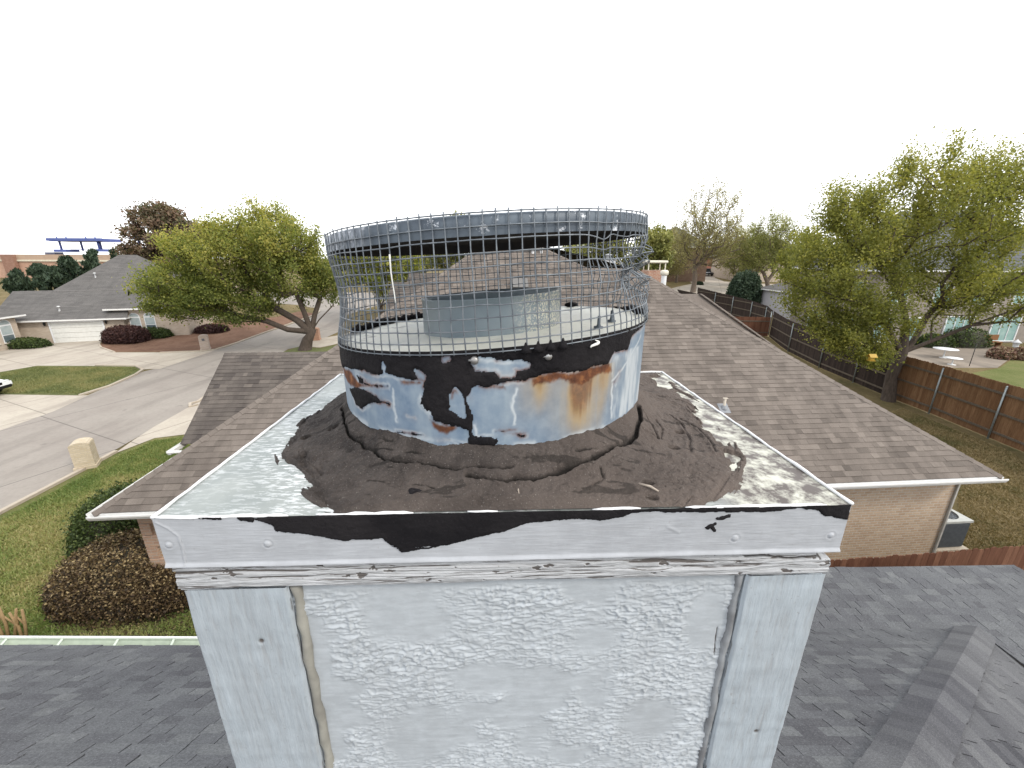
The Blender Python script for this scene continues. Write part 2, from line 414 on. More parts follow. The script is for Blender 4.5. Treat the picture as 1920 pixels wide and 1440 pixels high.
n1 = k.noise(v, 55, 5, .6); n2 = k.noise(k.coord('Object', (1, 1, .12)), 26, 4); n3 = k.noise(v, 14, 4)
c = k.mix(k.ramp(n1, [(.35, 0.0), (.65, 1.0)]), (.145, .205, .285), (.215, .275, .345))
c = k.mix(k.ramp(n2, [(.5, 0.0), (.72, .45)]), c, (.33, .39, .43))
c = k.mix(k.math('MULTIPLY', k.attr('stain'), k.ramp(n3, [(.25, .55), (.6, 1.0)])), c, (.36, .255, .12))
c = k.mix(k.attr('pale'), c, (.50, .54, .57))
rc = k.ramp(k.noise(v, 70, 5, .7), [(.3, (.045, .016, .009)), (.52, (.115, .042, .018)), (.75, (.27, .115, .04))])
c = k.mix(k.attr('rust'), c, rc)
M_shroud = k.set(c, k.ramp(k.attr('rust'), [(0, .42), (1, .85)]), .2, .4, k.bump(n1, .2, .001))
k = NB('cream_plate'); v = k.coord('Object')
c = k.mix(k.ramp(k.noise(v, 7, 5), [(.35, 0.0), (.65, 1.0)]), (.55, .57, .545), (.66, .66, .59))
c = k.mix(k.ramp(k.noise(v, 45, 5, .7), [(.56, 0.0), (.7, .55)]), c, (.32, .34, .33))
c = k.mix(k.ramp(k.attr('dark'), [(.1, 0.0), (.8, .9)]), c, (.03, .03, .03))
M_plate = k.set(c, .5, .15, .4, k.bump(k.noise(v, 120, 3), .15, .001))
k = NB('galvanised_flue'); v = k.coord('Object')
sp = k.noise(v, 260, 3, .8); side = k.noise(v, 8, 3)
c = k.mix(k.ramp(side, [(.4, 0.0), (.6, 1.0)]), (.15, .19, .22), (.21, .25, .275))
c = k.mix(k.math('MULTIPLY', k.attr('fleck'), k.ramp(sp, [(.5, 0.0), (.56, 1.0)])), c, (.60, .57, .47))
M_flue = k.set(c, .42, .35, .4, k.bump(sp, .1, .001))
k = NB('flaking_lid_paint'); v = k.coord('Object')
c = k.mix(k.ramp(k.noise(v, 12, 4), [(.4, 0.0), (.6, 1.0)]), (.065, .082, .105), (.10, .125, .152))
c = k.mix(k.ramp(k.noise(v, 42, 6, .75), [(.6, 0.0), (.66, .85)]), c, (.62, .65, .70))
c = k.mix(k.math('MULTIPLY', k.attr('worn'), k.ramp(k.noise(k.coord('Object', (1, 1, .4)), 90, 5, .7), [(.42, 0.0), (.6, .8)])), c, (.55, .58, .64))
M_lid = k.set(c, .5, .2, .4, k.bump(k.noise(v, 80, 4), .25, .001))
M_lidin = simple('interior_shade_black', (.012, .012, .014), (.03, .024, .02), 20, .9)  # shade inside the lid put into the base colour as near-black
M_wire = simple('galvanised_wire', (.085, .10, .12), (.20, .22, .24), 60, .4, 0, metal=.4)
M_wirew = simple('white_wire_paint', (.75, .75, .72), None, 40, .5, .1)
M_white = simple('white_trim_paint', (.72, .73, .74), (.62, .63, .64), 20, .5, .1, .002)
M_screw = simple('zinc_screw', (.34, .35, .36), (.2, .18, .16), 90, .4, .1, .001, metal=.7)

ROOF_Z = lambda y: H-4.85+.667*(4.07-y)                        # own roof plane
CH = thing('chimney', 'square chimney with white painted boards, tar smeared metal top and round wire mesh cage', 'chimney', cl(CW/2, CDp/2, -2.4))

# ---- cap sheet and weathered mastic mound
mast = [capuv(*p) for p in [(637, 749), (577, 790), (559, 805), (529, 854), (551, 880), (570, 910), (600, 940), (619, 955)]]
mast += [(.24, -.012), (.45, -.014), (.6, -.014), (.715, -.008)]
mast += [capuv(*p) for p in [(1384, 934), (1399, 902), (1382, 880), (1402, 858)]] + [(.86, .33), (.905, .42), (.91, .55), (.905, .655), (.5, .66), (.25, .655), (.14, .52)]
nu, nv = 461, 334
U, V = np.meshgrid(np.linspace(0, CW, nu), np.linspace(0, CDp, nv), indexing='ij')
PX = FL[0]+U*EX[0]+V*EY[0]; PY = FL[1]+U*EX[1]+V*EY[1]
dS = np.hypot(PX-CX, PY-CY)-CR; edge = np.minimum(np.minimum(U, CW-U), np.minimum(V, CDp-V))
wob = .012*fbm(U*22, V*22, o=5, seed=3)+.006*fbm(U*90+V*30, V*90, o=4, seed=9)
sd = sdpoly(U, V, mast)
msd = sd+wob
crown = .006*smooth(0, .12, edge)
holes = np.zeros_like(U)
cream = np.zeros_like(U)
for poly in ([(1219, 711), (1248, 704), (1267, 734), (1237, 730)], [(1290, 772), (1320, 784), (1352, 815), (1363, 844), (1342, 826), (1312, 803)],
             [(1361, 856), (1385, 862), (1380, 871), (1364, 868)], [(1300, 745), (1345, 775), (1400, 830), (1440, 865), (1420, 870), (1370, 820)],
             [(1270, 735), (1300, 752), (1320, 770), (1290, 758)]):
    holes = np.maximum(holes, smooth(-.006, .006, sdpoly(U, V, [capuv(*p) for p in poly])+1.3*wob+.004))
for q in [(1272, 828), (1260, 858), (630, 836), (573, 867), (575, 838), (1217, 918), (1221, 942)]:
    u0, v0 = capuv(*q); holes = np.maximum(holes, smooth(-.003, .001, .007-np.hypot((U-u0)*1.0, (V-v0)*1.6)+.6*wob))
creamp = [capuv(*p) for p in [(1345, 775), (1400, 810), (1470, 850), (1530, 900), (1580, 945), (1330, 948), (1384, 934), (1396, 905), (1380, 878), (1405, 850)]]
cream = np.maximum(smooth(-.03, .02, sdpoly(U, V, creamp)+2*wob), smooth(.70, .80, U))
strk = np.exp(-np.abs(sd)/.045)*(U < .5)*1.2+.06*(U < .4)+np.where(edge < .02, .3, 0)
zc = FL[2]+crown+.0008*fbm(U*14, V*14, seed=1)
P = np.stack([PX, PY, zc], -1)
CAP = grid_obj('cap_sheet', P, M_sheet, CH, dict(stroke=np.clip(strk, 0, 1), cream=np.clip(cream, 0, 1)))
CAP['label'] = 'grey oxidised metal sheet with cream and white streaks'
# mastic height field
nu, nv = 920, 640
U, V = np.meshgrid(np.linspace(.002, CW-.002, nu), np.linspace(.001, CDp-.002, nv), indexing='ij')
PX = FL[0]+U*EX[0]+V*EY[0]; PY = FL[1]+U*EX[1]+V*EY[1]
ddx, ddy = PX-CX, PY-CY; rr = np.hypot(ddx, ddy); dS = np.maximum(rr-CR, -.012); th = np.arctan2(ddx, -ddy)
edge = np.minimum(np.minimum(U, CW-U), np.minimum(V, CDp-V))
wob = .012*fbm(U*22, V*22, o=5, seed=3)+.006*fbm(U*90+V*30, V*90, o=4, seed=9)
strk_ = fbm(th*5+.5*fbm(U*9, V*9, seed=17), rr*120, o=4, seed=16)
msd = sdpoly(U, V, mast)+wob+.015*smooth(.02, .45, strk_)-.008*smooth(.0, -.4, strk_)
def holes_at(U, V, wob):
    h = np.zeros_like(U)
    for poly in ([(1219, 711), (1248, 704), (1267, 734), (1237, 730)], [(1290, 772), (1320, 784), (1352, 815), (1363, 844), (1342, 826), (1312, 803)],
                 [(1361, 856), (1385, 862), (1380, 871), (1364, 868)], [(1300, 745), (1345, 775), (1400, 830), (1440, 865), (1420, 870), (1370, 820)],
                 [(1270, 735), (1300, 752), (1320, 770), (1290, 758)]):
        h = np.maximum(h, smooth(-.006, .006, sdpoly(U, V, [capuv(*p) for p in poly])+1.5*wob))
    for q in [(1272, 828), (1260, 858), (630, 836), (573, 867), (575, 838), (1217, 918), (1221, 942)]:
        u0, v0 = capuv(*q); h = np.maximum(h, smooth(-.003, .001, .007-np.hypot((U-u0), (V-v0)*1.6)+.6*wob))
    return h
hol = holes_at(U, V, wob)
lump = .0022*fbm(U*30, V*30, o=4, seed=5)+.0011*fbm(U*110, V*110, o=4, seed=6)
swirl = .0012*np.abs(vnoise(th*14+U*4, rr*75, seed=8))*smooth(.3, .75, U)+.0010*np.abs(vnoise(th*5, rr*95, seed=12))
flare = .052*np.exp(-np.maximum(dS, 0)/.042)*(1+.12*fbm(th*4, rr*10, seed=4))
hgt = (.0045+flare+lump*1.4+swirl)*smooth(-.001, .02, msd)
cr = np.zeros_like(U)
def mound0(u, v):
    x, y = FL[0]+u*EX[0]+v*EY[0], FL[1]+u*EX[1]+v*EY[1]
    return .0045+.006*min(1, max(0, min(u, CW-u, v, CDp-v)/.12))+.052*math.exp(-max(0, math.hypot(x-CX, y-CY)-CR)/.042)
def cpt(px, py, up):                                            # photo point on the mound -> cap uv
    d = ray(px, py); lo, hi = 0.0, 1.0
    P = atz(px, py, FL[2]+.08); Q = atz(px, py, FL[2]); best = None
    for i in range(81):
        R_ = P+(Q-P)*i/80; w = R_-FL
        if R_[2]-FL[2] <= mound0(w @ EX, w @ EY) or i == 80: return (w @ EX, w @ EY)
main = [cpt(240+x/2.667, 640+y/2.667, w) for x, y, w in [(1070, 330, .05), (1085, 420, .04), (1115, 480, .035), (1180, 520, .03), (1260, 570, .025), (1330, 612, .022), (1400, 605, .022), (1500, 612, .022), (1560, 635, .02), (1700, 640, .02), (1800, 632, .02), (1920, 640, .02)]]
low = [cpt(240+x/2.667, 640+y/2.667, .012) for x, y in [(1690, 685), (1790, 690)]]+[cpt(900+x/2.667, 640+y/2.667, w) for x, y, w in [(30, 690, .012), (130, 693, .012), (260, 688, .013), (380, 660, .014), (480, 620, .016), (560, 590, .02), (640, 552, .024), (740, 505, .028), (775, 470, .032), (798, 400, .042), (790, 330, .052)]]
jx = .004*fbm(U*45, V*45, o=4, seed=21)
for pts, wd, dp in ((main, .0019, .008), (low, .0034, .012)):
    d = dline(U+jx, V+jx*1.3, pts); wv = wd*(1+.8*fbm(U*30, V*30, seed=22))
    m = 1-smooth(wv*.5, wv*1.6, d); cr = np.maximum(cr, m); hgt = hgt-dp*m+.0015*np.exp(-((d-.006)/.005)**2)
for L in ([(1110, 480), (1200, 470), (1300, 500), (1420, 520)], [(1180, 520), (1250, 545), (1360, 560), (1560, 575)], [(1150, 380), (1230, 430), (1290, 500)], [(1330, 640), (1200, 630), (1100, 640)], [(1200, 700), (1400, 720), (1650, 740)]):
    d = dline(U+jx, V-jx, [cpt(240+x/2.667, 640+y/2.667, .02) for x, y in L]); m = (1-smooth(.0006, .0022, d))*smooth(-.2, .25, fbm(U*40, V*40, seed=31)); cr = np.maximum(cr, m*.8); hgt = hgt-.0025*m
for L in ([(870, 290), (960, 310), (1010, 330), (1055, 370)], [(820, 260), (900, 275), (1000, 300), (1120, 350), (1230, 440)], [(950, 375), (1010, 420), (1045, 480), (1052, 560)], [(880, 400), (910, 440), (905, 500), (850, 470)], [(810, 350), (860, 430), (890, 500), (800, 440)], [(1000, 390), (1090, 440), (1150, 500), (1180, 560)], [(480, 560), (560, 545), (660, 530)], [(600, 640), (620, 690), (560, 720)]):
    d = dline(U+jx*.5, V-jx*.5, [cpt(900+x/2.667, 640+y/2.667, .012) for x, y in L]); m = (1-smooth(.0006, .0024, d)); cr = np.maximum(cr, m*.75*smooth(-.35, .2, fbm(U*30, V*30, seed=33))); hgt = hgt-.002*m+.0022*np.exp(-((d-.005)/.004)**2)
cr = np.maximum(cr, .6*smooth(.30, .42, fbm(U*16+V*5, V*75, o=5, seed=41))*smooth(.01, .04, msd))
net = np.abs(fbm(th*8+.4*fbm(U*18, V*18, seed=46), rr*48, o=3, seed=45)); nm = (1-smooth(.012, .05, net))*smooth(-.05, .2, fbm(U*11, V*11, seed=47))*smooth(.01, .04, msd)
cr = np.maximum(cr, .45*nm); hgt = hgt-.0007*nm
net2 = np.abs(fbm(U*60, V*75, o=3, seed=48)); nm = (1-smooth(.01, .06, net2))*smooth(.0, .3, fbm(U*13+9, V*13, seed=49))*smooth(.01, .04, msd); cr = np.maximum(cr, .5*nm); hgt = hgt-.0008*nm
hgt = hgt+(.0013*fbm(U*190, V*190, o=3, seed=50)+.0016*np.abs(fbm(U*70, V*70, o=3, seed=53)))*smooth(.0, .02, msd)
hgt = hgt*(1-hol)-.004*hol
thin = smooth(-.03, .025, sdpoly(U, V, mast)+wob); hgt = hgt*(.25+.75*thin)
hgt = np.where(msd < 0, -.004, hgt); hgt = np.minimum(hgt, .001+edge*1.2)
zc = FL[2]+.006*smooth(0, .12, edge)
dust = np.clip(smooth(.35, .8, U)*.65+.25*fbm(U*9, V*9, seed=14)+.25*smooth(.08, .0, V)*smooth(.2, .35, U), 0, 1)
keep = ~((msd < -.01) | (rr < CR-.012))
P = np.stack([PX, PY, zc+hgt], -1)
def grid_keep(name, P, keep, mat, parent, attrs, close_u=False):
    ob = grid_obj(name, P, mat, parent, attrs, True, close_u); me = ob.data
    bm = bmesh.new(); bm.from_mesh(me); kk = keep.ravel()
    bmesh.ops.delete(bm, geom=[v for v in bm.verts if not kk[v.index]], context='VERTS'); bm.to_mesh(me); bm.free(); me.update()
    return ob
MASTIC = grid_keep('tar_mound', P, keep, M_mastic, CAP, dict(crack=np.clip(cr, 0, 1), dust=dust))
MASTIC['label'] = 'cracked dark brown roofing tar heaped around the metal collar'
# white worn edges of the sheet
mb = MB()
def bead(pts, r): mb.tube(pts, r, 6)
for a, b in (((0, 0), (0, CDp)), ((CW, 0), (CW, CDp)), ((0, CDp), (CW, CDp))):
    mb = MB(); n = 30; bead([cl(a[0]+(b[0]-a[0])*i/n, a[1]+(b[1]-a[1])*i/n, .0015+.0008*rnd.uniform(-1, 1)) for i in range(n+1)], [.0026*rnd.uniform(.75, 1.2) for i in range(n+1)]); mb.build('sheet_edge', M_white, CAP)
for a, b in ((0, .17), (.205, .33), (.40, .44), (.565, .63), (.69, .885)):
    mb = MB(); n = max(3, int((b-a)/.012)); bead([cl(a+(b-a)*i/n, .0005, .001+.0008*rnd.uniform(-1, 1)) for i in range(n+1)], [.0022*(.4 if i in (0, n) else rnd.uniform(.7, 1.25)) for i in range(n+1)]); mb.build('sheet_edge', M_white, CAP)
# small debris on the mound: stone, twig, bird lime chip
mb = MB(); u0, v0 = cpt(240+1435/2.667, 640+748/2.667, .012); r_ = random.Random(5)
bm = bmesh.new(); bmesh.ops.create_icosphere(bm, subdivisions=2, radius=.008)
mb.idx([cl(u0, v0, .014)+np.array(v.co)*np.array([1.3, .8, .8])*(1+.25*r_.uniform(-1, 1)) for v in bm.verts], [[v.index for v in f.verts] for f in bm.faces]); bm.free()
mb.build('tar_lump', M_tar, CAP)
mb = MB(); u0, v0 = cpt(969, 915, .01)
for an, L, h in ((.4, .012, .008), (1.9, .011, .012), (3.6, .009, .006), (5.0, .012, .010)):
    mb.tube([cl(u0, v0, .011), cl(u0+L*.5*math.cos(an), v0+L*.5*math.sin(an), .012+h), cl(u0+L*math.cos(an), v0+L*math.sin(an), .011)], [.001, .0008, .0004], 5)
u1, v1 = cpt(900+850/2.667, 640+740/2.667, .01); mb.build('twig', simple('pale_twig', (.42, .36, .30), None, 60), CAP); mb = MB(); mb.tube([cl(u1-.012, v1+.012, .012), cl(u1, v1, .0145), cl(u1+.008, v1-.010, .013)], [.0016, .0018, .001], 6); mb.build('twig', bpy.data.materials['pale_twig'], CAP)

# ---- fascia flange with tar drip
def wave_grid(u0, u1, w0, w1, nu, nv, vfun, mat, name, parent, attrs=None):
    U, Wz = np.meshgrid(np.linspace(u0, u1, nu), np.linspace(w0, w1, nv), indexing='ij')
    d, at = vfun(U, Wz); P = FL+U[..., None]*EX+d[..., None]*EY+Wz[..., None]*EZ
    return grid_obj(name, P, mat, parent, at)
FH = .074
def fas(U, Wz):
    d = .0012*fbm(U*6, Wz*10, seed=51)+.0002*fbm(U*40, Wz*900, seed=52)
    seam = dline(U, Wz, [frontuz(240+x/2.667, 640+y/2.667) for x, y in [(140, 905), (200, 935), (250, 972), (272, 1030), (285, 1112)]])
    d = d-.0010*np.exp(-(seam/.0014)**2)
    cr = .5*np.exp(-((seam-.0022)/.0006)**2)
    for q, rr_ in (((240+700/2.667, 640+1012/2.667), .010), ((240+205/2.667, 640+1018/2.667), .009), ((900+1275/2.667, 640+985/2.667), .010), ((900+1755/2.667, 640+970/2.667), .009)):
        a, b = frontuz(*q); r = np.hypot(U-a, Wz-b); d = d-.0022*np.exp(-(r/rr_)**2*2)+.0012*np.exp(-((r-rr_*.55)/.0015)**2)
    for q in ((1262, 992),):
        a, b = frontuz(*q); r = dline(U, Wz, [(a-.008, b+.004), (a+.008, b-.005)]); d = d-.0007*np.exp(-(r/.0025)**2)
    d = d-.003*smooth(-FH+.006, -FH, Wz)
    sp = smooth(.42, .5, fbm(U*70, Wz*70, seed=55))*smooth(-.03, 0, Wz)
    return d, dict(crack=np.clip(cr+.5*sp, 0, 1))
FAS = wave_grid(0, CW, -FH, 0, 700, 70, fas, M_fascia, 'cap_flange', CH)
FAS['label'] = 'front flange brushed white with black tar along its top edge'
tarp = [frontuz(*p) for p in [(322, 970), (334, 973), (390, 975), (442, 975), (472, 980), (510, 986), (517, 995), (577, 1000), (615, 1009), (645, 1015), (716, 1009), (731, 1019), (754, 1034), (784, 1032), (840, 1022), (896, 1007), (960, 991), (986, 981), (1057, 974), (1125, 975), (1170, 970), (1185, 962), (1237, 959), (1309, 961), (1320, 962), (1387, 959), (1432, 961), (1455, 959), (1500, 953), (1534, 957), (1545, 966), (1571, 970), (1588, 974), (1597, 946)]]+[(.92, .004), (.0, .004)]
nu, nv = 1000, 90
U, Wz = np.meshgrid(np.linspace(.001, CW-.0005, nu), np.linspace(-FH+.002, .0015, nv), indexing='ij')
s_ = sdpoly(U, Wz, tarp)+.0028*fbm(U*45, Wz*70, o=5, seed=61)+.0012*fbm(U*190, Wz*160, o=3, seed=62)
s_ = s_-.004*smooth(.2, .5, fbm(U*60, Wz*500, seed=63))*smooth(-.028, -.04, Wz)
s_ = s_-.006*smooth(.0, .04, .1-np.abs(U-.06))*smooth(-.1, .3, fbm(U*60, Wz*30, seed=64))
for L in ([(1346, 972), (1358, 970), (1367, 967)], [(1327, 989), (1333, 985), (1340, 994)], [(1336, 985), (1340, 982)]):
    s_ = np.maximum(s_, .0028-dline(U, Wz, [frontuz(*p) for p in L])+.002*fbm(U*160, Wz*160, seed=66))
base, _ = fas(U, Wz)
off = np.where(s_ > 0, -(.0008+.0014*smooth(0, .004, s_)+.0005*fbm(U*60, Wz*60, seed=65)), .001)
P = FL+U[..., None]*EX+(base+off)[..., None]*EY+Wz[..., None]*EZ
TARF = grid_keep('tar_drip', P, s_ > -.002, M_tar, FAS, {})
mb = MB()                                                       # returns of the flange on the other three sides
for c, sz in ((cl(.0015, CDp/2+.004, -FH/2-.001), (.003, CDp-.012, FH-.004)), (cl(CW-.0015, CDp/2+.004, -FH/2-.001), (.003, CDp-.012, FH-.004)), (cl(CW/2, CDp-.0015, -FH/2-.001), (CW-.008, .003, FH-.004))):
    mb.box(c, sz, ax=(EX, EY, EZ))
mb.build('side_flange', M_fascia, CH)
# ---- weathered trim board
def trimf(U, Wz):
    g1 = fbm(U*9+.3*fbm(U*20, Wz*80, seed=73), Wz*170, o=5, seed=71); g2 = np.abs(vnoise(U*5, Wz*260+2*vnoise(U*8, Wz*20, seed=74), seed=72))
    g3 = fbm(U*14, Wz*420+3*fbm(U*12, Wz*30, seed=70), o=3, seed=69); d = .004-.0022*g1-.0012*g2-.0008*g3; cr = np.maximum(smooth(.24, .42, -g1)*.9, .7*smooth(.2, .36, -g3)); d = d+.0016*smooth(.24, .42, -g1)
    sp = smooth(.37, .46, fbm(U*55, Wz*110, o=4, seed=75)); cr = np.maximum(cr, sp*.9); d = d+.0015*sp
    ln = [frontuz(900+x/2.667, 640+y/2.667) for x, y in [(1340, 1088), (1420, 1082), (1500, 1092), (1580, 1100), (1690, 1085), (1720, 1075)]]
    m = 1-smooth(.0008, .003, dline(U, Wz+.001*fbm(U*60, Wz*9, seed=76), ln)); cr = np.maximum(cr, m); d = d+.006*m
    hole = [frontuz(900+x/2.667, 640+y/2.667) for x, y in [(1695, 1068), (1740, 1062), (1800, 1068), (1800, 1098), (1740, 1100), (1700, 1098)]]
    m = smooth(-.001, .002, sdpoly(U, Wz, hole)+.0015*fbm(U*90, Wz*90, seed=77)); cr = np.maximum(cr, m); d = d+.03*m
    ln = [frontuz(240+x/2.667, 640+y/2.667) for x, y in [(205, 1125), (400, 1128), (560, 1118), (700, 1112)]]
    m = 1-smooth(.0004, .0016, dline(U, Wz, ln)); cr = np.maximum(cr, m*.8); d = d+.003*m
    d = d+.004*smooth(-.112, -.119+.001*vnoise(U*80, U*0, seed=78), Wz)
    return d, dict(crack=np.clip(cr, 0, 1))
TRIM = wave_grid(.004, CW-.004, -.119, -FH-.0005, 900, 90, trimf, M_trim, 'trim_board', CH)
TRIM['label'] = 'cracked and peeling board under the metal flange, rotted through at its right end'
# ---- corner boards, panel, body
BZ = -2.35
def cornf(a, b, s):
    def f(U, Wz):
        d = .006-.0007*fbm(U*60, Wz*7, seed=80+s)-.0005*vnoise(U*10, Wz*60, seed=81+s)-.0009*fbm(U*8, Wz*9, seed=83+s)
        e = np.minimum(U-a, b-U); d = d+.004*smooth(.004, 0, e)
        n = [frontuz(485, 1210), frontuz(1423, 1380)][s]; r = np.hypot(U-n[0], Wz-n[1]); cr = np.exp(-(r/.0045)**2)
        d = d+.003*np.exp(-(r/.004)**2)
        cr = np.maximum(cr, .35*smooth(.47, .56, fbm(U*120, Wz*60, seed=84+s)))
        cr = np.maximum(cr, .8*smooth(.0025, .0005, e+.001*fbm(U*10, Wz*40, seed=86))*smooth(.0, .3, fbm(U*4, Wz*16, seed=87)))
        return d, dict(crack=np.clip(cr, 0, 1))
    return f
for i, (a, b) in enumerate(((.005, .147), (.800, .920))):
    ob = wave_grid(a, b, -1.2, -.1195, 80, 420, cornf(a, b, i), M_corner, 'corner_board', CH)
mb = MB()
for a, b in ((.007, .1465), (.8005, .918)):
    mb.box(cl((a+b)/2, .0175, -1.29), (b-a, .016, 2.33), ax=(EX, EY, EZ))
for a, b in ((.03, .16), (CDp-.16, CDp-.03)):
    for u in (.006, CW-.006): mb.box(cl(u+.004 if u < .5 else u-.004, (a+b)/2, -1.29), (.02, b-a, 2.33), ax=(EX, EY, EZ))
mb.build('board_backing', M_corner, CH)
def panf(U, Wz):
    wx = fbm(U*26, Wz*30, o=3, seed=91); wy = fbm(U*24, Wz*40, o=3, seed=93)
    n = 1-np.abs(vnoise(U*66+.8*wx, Wz*185+1.3*wy, seed=92)); nb = 1-np.abs(vnoise(U*120+1.0*wx, Wz*300+1.8*wy, seed=192)); n2 = fbm(U*150, Wz*260, seed=94)
    m = smooth(-.34, -.12, fbm(U*7, Wz*9.0, o=3, seed=99)+.16*fbm(U*30, Wz*50, seed=96))
    for q, ra, rb in (((754, 1172), 92, 62), ((912, 1293), 88, 34), ((792, 1405), 80, 58), ((1225, 1370), 60, 40), ((1120, 1215), 46, 26), ((1330, 1180), 40, 60)):
        c0_ = frontuz(*q); ku = abs(frontuz(q[0]+ra, q[1])[0]-c0_[0]); kw = abs(frontuz(q[0], q[1]+rb)[1]-c0_[1])
        m = m*smooth(.6, 1.3, np.hypot((U-c0_[0])/ku, (Wz-c0_[1])/kw)+.35*fbm(U*25, Wz*40, seed=97))
    m = m*smooth(-.125, -.145, Wz+.012*fbm(U*20, Wz*3, seed=193))*(.6+.4*smooth(-.2, .3, fbm(U*11, Wz*15, seed=98)))
    d = .016-.0023*m*smooth(.35, 1.0, n)-.0016*m*smooth(.5, 1.0, nb)-.0006*n2*m-.0003*fbm(U*30, Wz*160, seed=97)
    lf = dline(U, Wz, [frontuz(1362, 1150), frontuz(1350, 1230), frontuz(1338, 1330), frontuz(1325, 1425)])
    c = (1-smooth(.0004, .0018, lf+.001*np.abs(fbm(U*60, Wz*60, seed=98))))*smooth(-.1, .2, fbm(U*9, Wz*16, seed=95))
    return d+.002*c, dict(crack=c*.9)
PAN = wave_grid(.143, .806, -1.0, -.1195, 560, 640, panf, M_panel, 'front_panel', CH)
PAN['label'] = 'white panel with raised wavy grain and smooth patches'
mb = MB()
for uc, wd_, nm_, ca, cb_ in ((.1545, .013, 'dirty_caulk', (.27, .265, .235), (.15, .145, .13)), (.7935, .010, 'grey_caulk', (.26, .275, .29), (.12, .12, .125))):
    mb = MB(); m_ = 60
    mb.tube([cl(uc+.0012*math.sin(i*1.7)+.0008*math.sin(i*.6), .0150+.001*math.sin(i*.9), -.121-i*.0225) for i in range(m_)], [wd_*.55*(1+.16*math.sin(i*2.3+uc*9)) for i in range(m_)], 8); mb.build('caulk_strip', simple(nm_, ca, cb_, 22, .8, .5, .004), CH)
mb = MB(); mb.box(cl(CW/2, CDp/2+.02, -1.265), (CW-.05, CDp-.055, 2.36), ax=(EX, EY, EZ)); mb.build('chase_wall', M_panel, CH)

# ---- round metal shroud
NF, NB_, NZ = 820, 140, 110
th = np.concatenate([np.linspace(-1.75, 1.75, NF), np.linspace(1.75, 2*math.pi-1.75, NB_+2)[1:-1]])
TH, VV = np.meshgrid(th, np.linspace(0, 1, NZ), indexing='ij')
X = CX+CR*np.sin(TH); Y = CY-CR*np.cos(TH); ZT = tilt(X, Y); Z = (H-.305)+(ZT-H+.305)*VV
A = CR*np.where(TH > math.pi, TH-2*math.pi, TH)
wa, wz = .004*fbm(A*60, Z*60, o=5, seed=101)+.0018*fbm(A*240, Z*200, o=3, seed=103), 0
jag = .004*fbm(A*35, Z*160, o=4, seed=104)
def SD(L): return sdpoly(A, Z, z8(L))
band = z8([(-10, 0), (-5, 200), (75, 215), (150, 235), (200, 240), (260, 265), (310, 262), (370, 266), (400, 280), (480, 296), (556, 305), (556, 370), (545, 400), (540, 440), (560, 470), (600, 495), (610, 540), (660, 560), (720, 575), (780, 580), (822, 600), (828, 690), (900, 692), (980, 697), (1005, 685), (1000, 645), (880, 640), (855, 620), (855, 500), (825, 470), (813, 430), (825, 400), (850, 360), (890, 330), (950, 336), (1020, 326), (1100, 306), (1210, 290), (1260, 270), (1350, 248), (1430, 258), (1500, 245), (1580, 215), (1660, 200), (1680, 165), (1700, 130), (1780, 118), (1795, 60), (1830, 8)])
a0, a1 = band[0][0], band[-1][0]
band = [(-.9, H-.17)]+[(-.9, H-.0)]+[(.9, H-.0), (.9, H-.11), (.32, H-.11)]+band[::-1]
tb = sdpoly(A, Z, band)
isl = np.maximum.reduce([SD([(860, 190), (900, 170), (1000, 176), (1170, 186), (1205, 190), (1200, 225), (1110, 240), (1105, 270), (1020, 275), (1000, 240), (870, 235)]),
                         SD([(722, 375), (745, 352), (770, 380), (790, 410), (803, 440), (803, 525), (770, 505), (716, 472), (718, 420)]),
                         SD([(170, 262), (260, 268), (350, 285), (380, 300), (300, 300), (220, 290)])-.0015, SD([(512, 240), (560, 270), (560, 292), (530, 275)]), SD([(312, 190), (322, 215), (320, 250), (312, 230)]), SD([(675, 165), (710, 155), (710, 172), (682, 178)])])
pat = SD([(112, 340), (200, 340), (255, 385), (350, 437), (250, 432), (190, 470), (150, 432)])
pat = np.maximum(pat, SD([(150, 250), (210, 312), (345, 332), (250, 338), (170, 312)]))
for L in ([(990, 608), (1060, 600), (1100, 595)], [(1010, 628), (1080, 618), (1160, 630)], [(460, 512), (505, 522)], [(1700, 315), (1720, 270), (1740, 240)], [(1705, 300), (1712, 325)], [(650, 660), (720, 655), (820, 690)], [(400, 610), (550, 625)]):
    pat = np.maximum(pat, -.0008-dline(A, Z, z8(L)))
lo = Z-(H-.262)
tar = np.maximum(np.minimum(tb, -isl-.0015), pat+jag*.8)+wa*1.1+.0015*np.abs(fbm(A*130, Z*130, o=3, seed=105))-.0006
rustL = SD([(75, 225), (110, 225), (160, 300), (240, 340), (160, 345), (110, 320)])
rust = smooth(-.004, .003, np.maximum.reduce([rustL, SD([(418, 298), (552, 305), (552, 322), (430, 315)]), SD([(600, 535), (650, 560), (755, 572), (745, 590), (700, 622), (650, 615), (610, 575)]), SD([(735, 350), (760, 350), (772, 385), (745, 375), (722, 405)]), SD([(818, 350), (845, 345), (830, 390), (815, 400)]), SD([(610, 425), (680, 425), (670, 442), (612, 440)]), SD([(625, 380), (695, 385), (690, 395)]), SD([(940, 330), (1020, 322), (1055, 335), (1050, 352), (960, 345)]),
                          SD([(1200, 285), (1260, 266), (1350, 244), (1430, 254), (1500, 242), (1580, 212), (1672, 198), (1684, 240), (1600, 268), (1510, 335), (1440, 325), (1370, 288), (1300, 312), (1215, 335)])])+wa*1.2)
near = np.exp(-np.maximum(-tar, 0)/.0030)*(tar < .001)
rust = np.maximum(rust, .9*near*smooth(-.12, .18, fbm(A*25, Z*25, seed=111)))
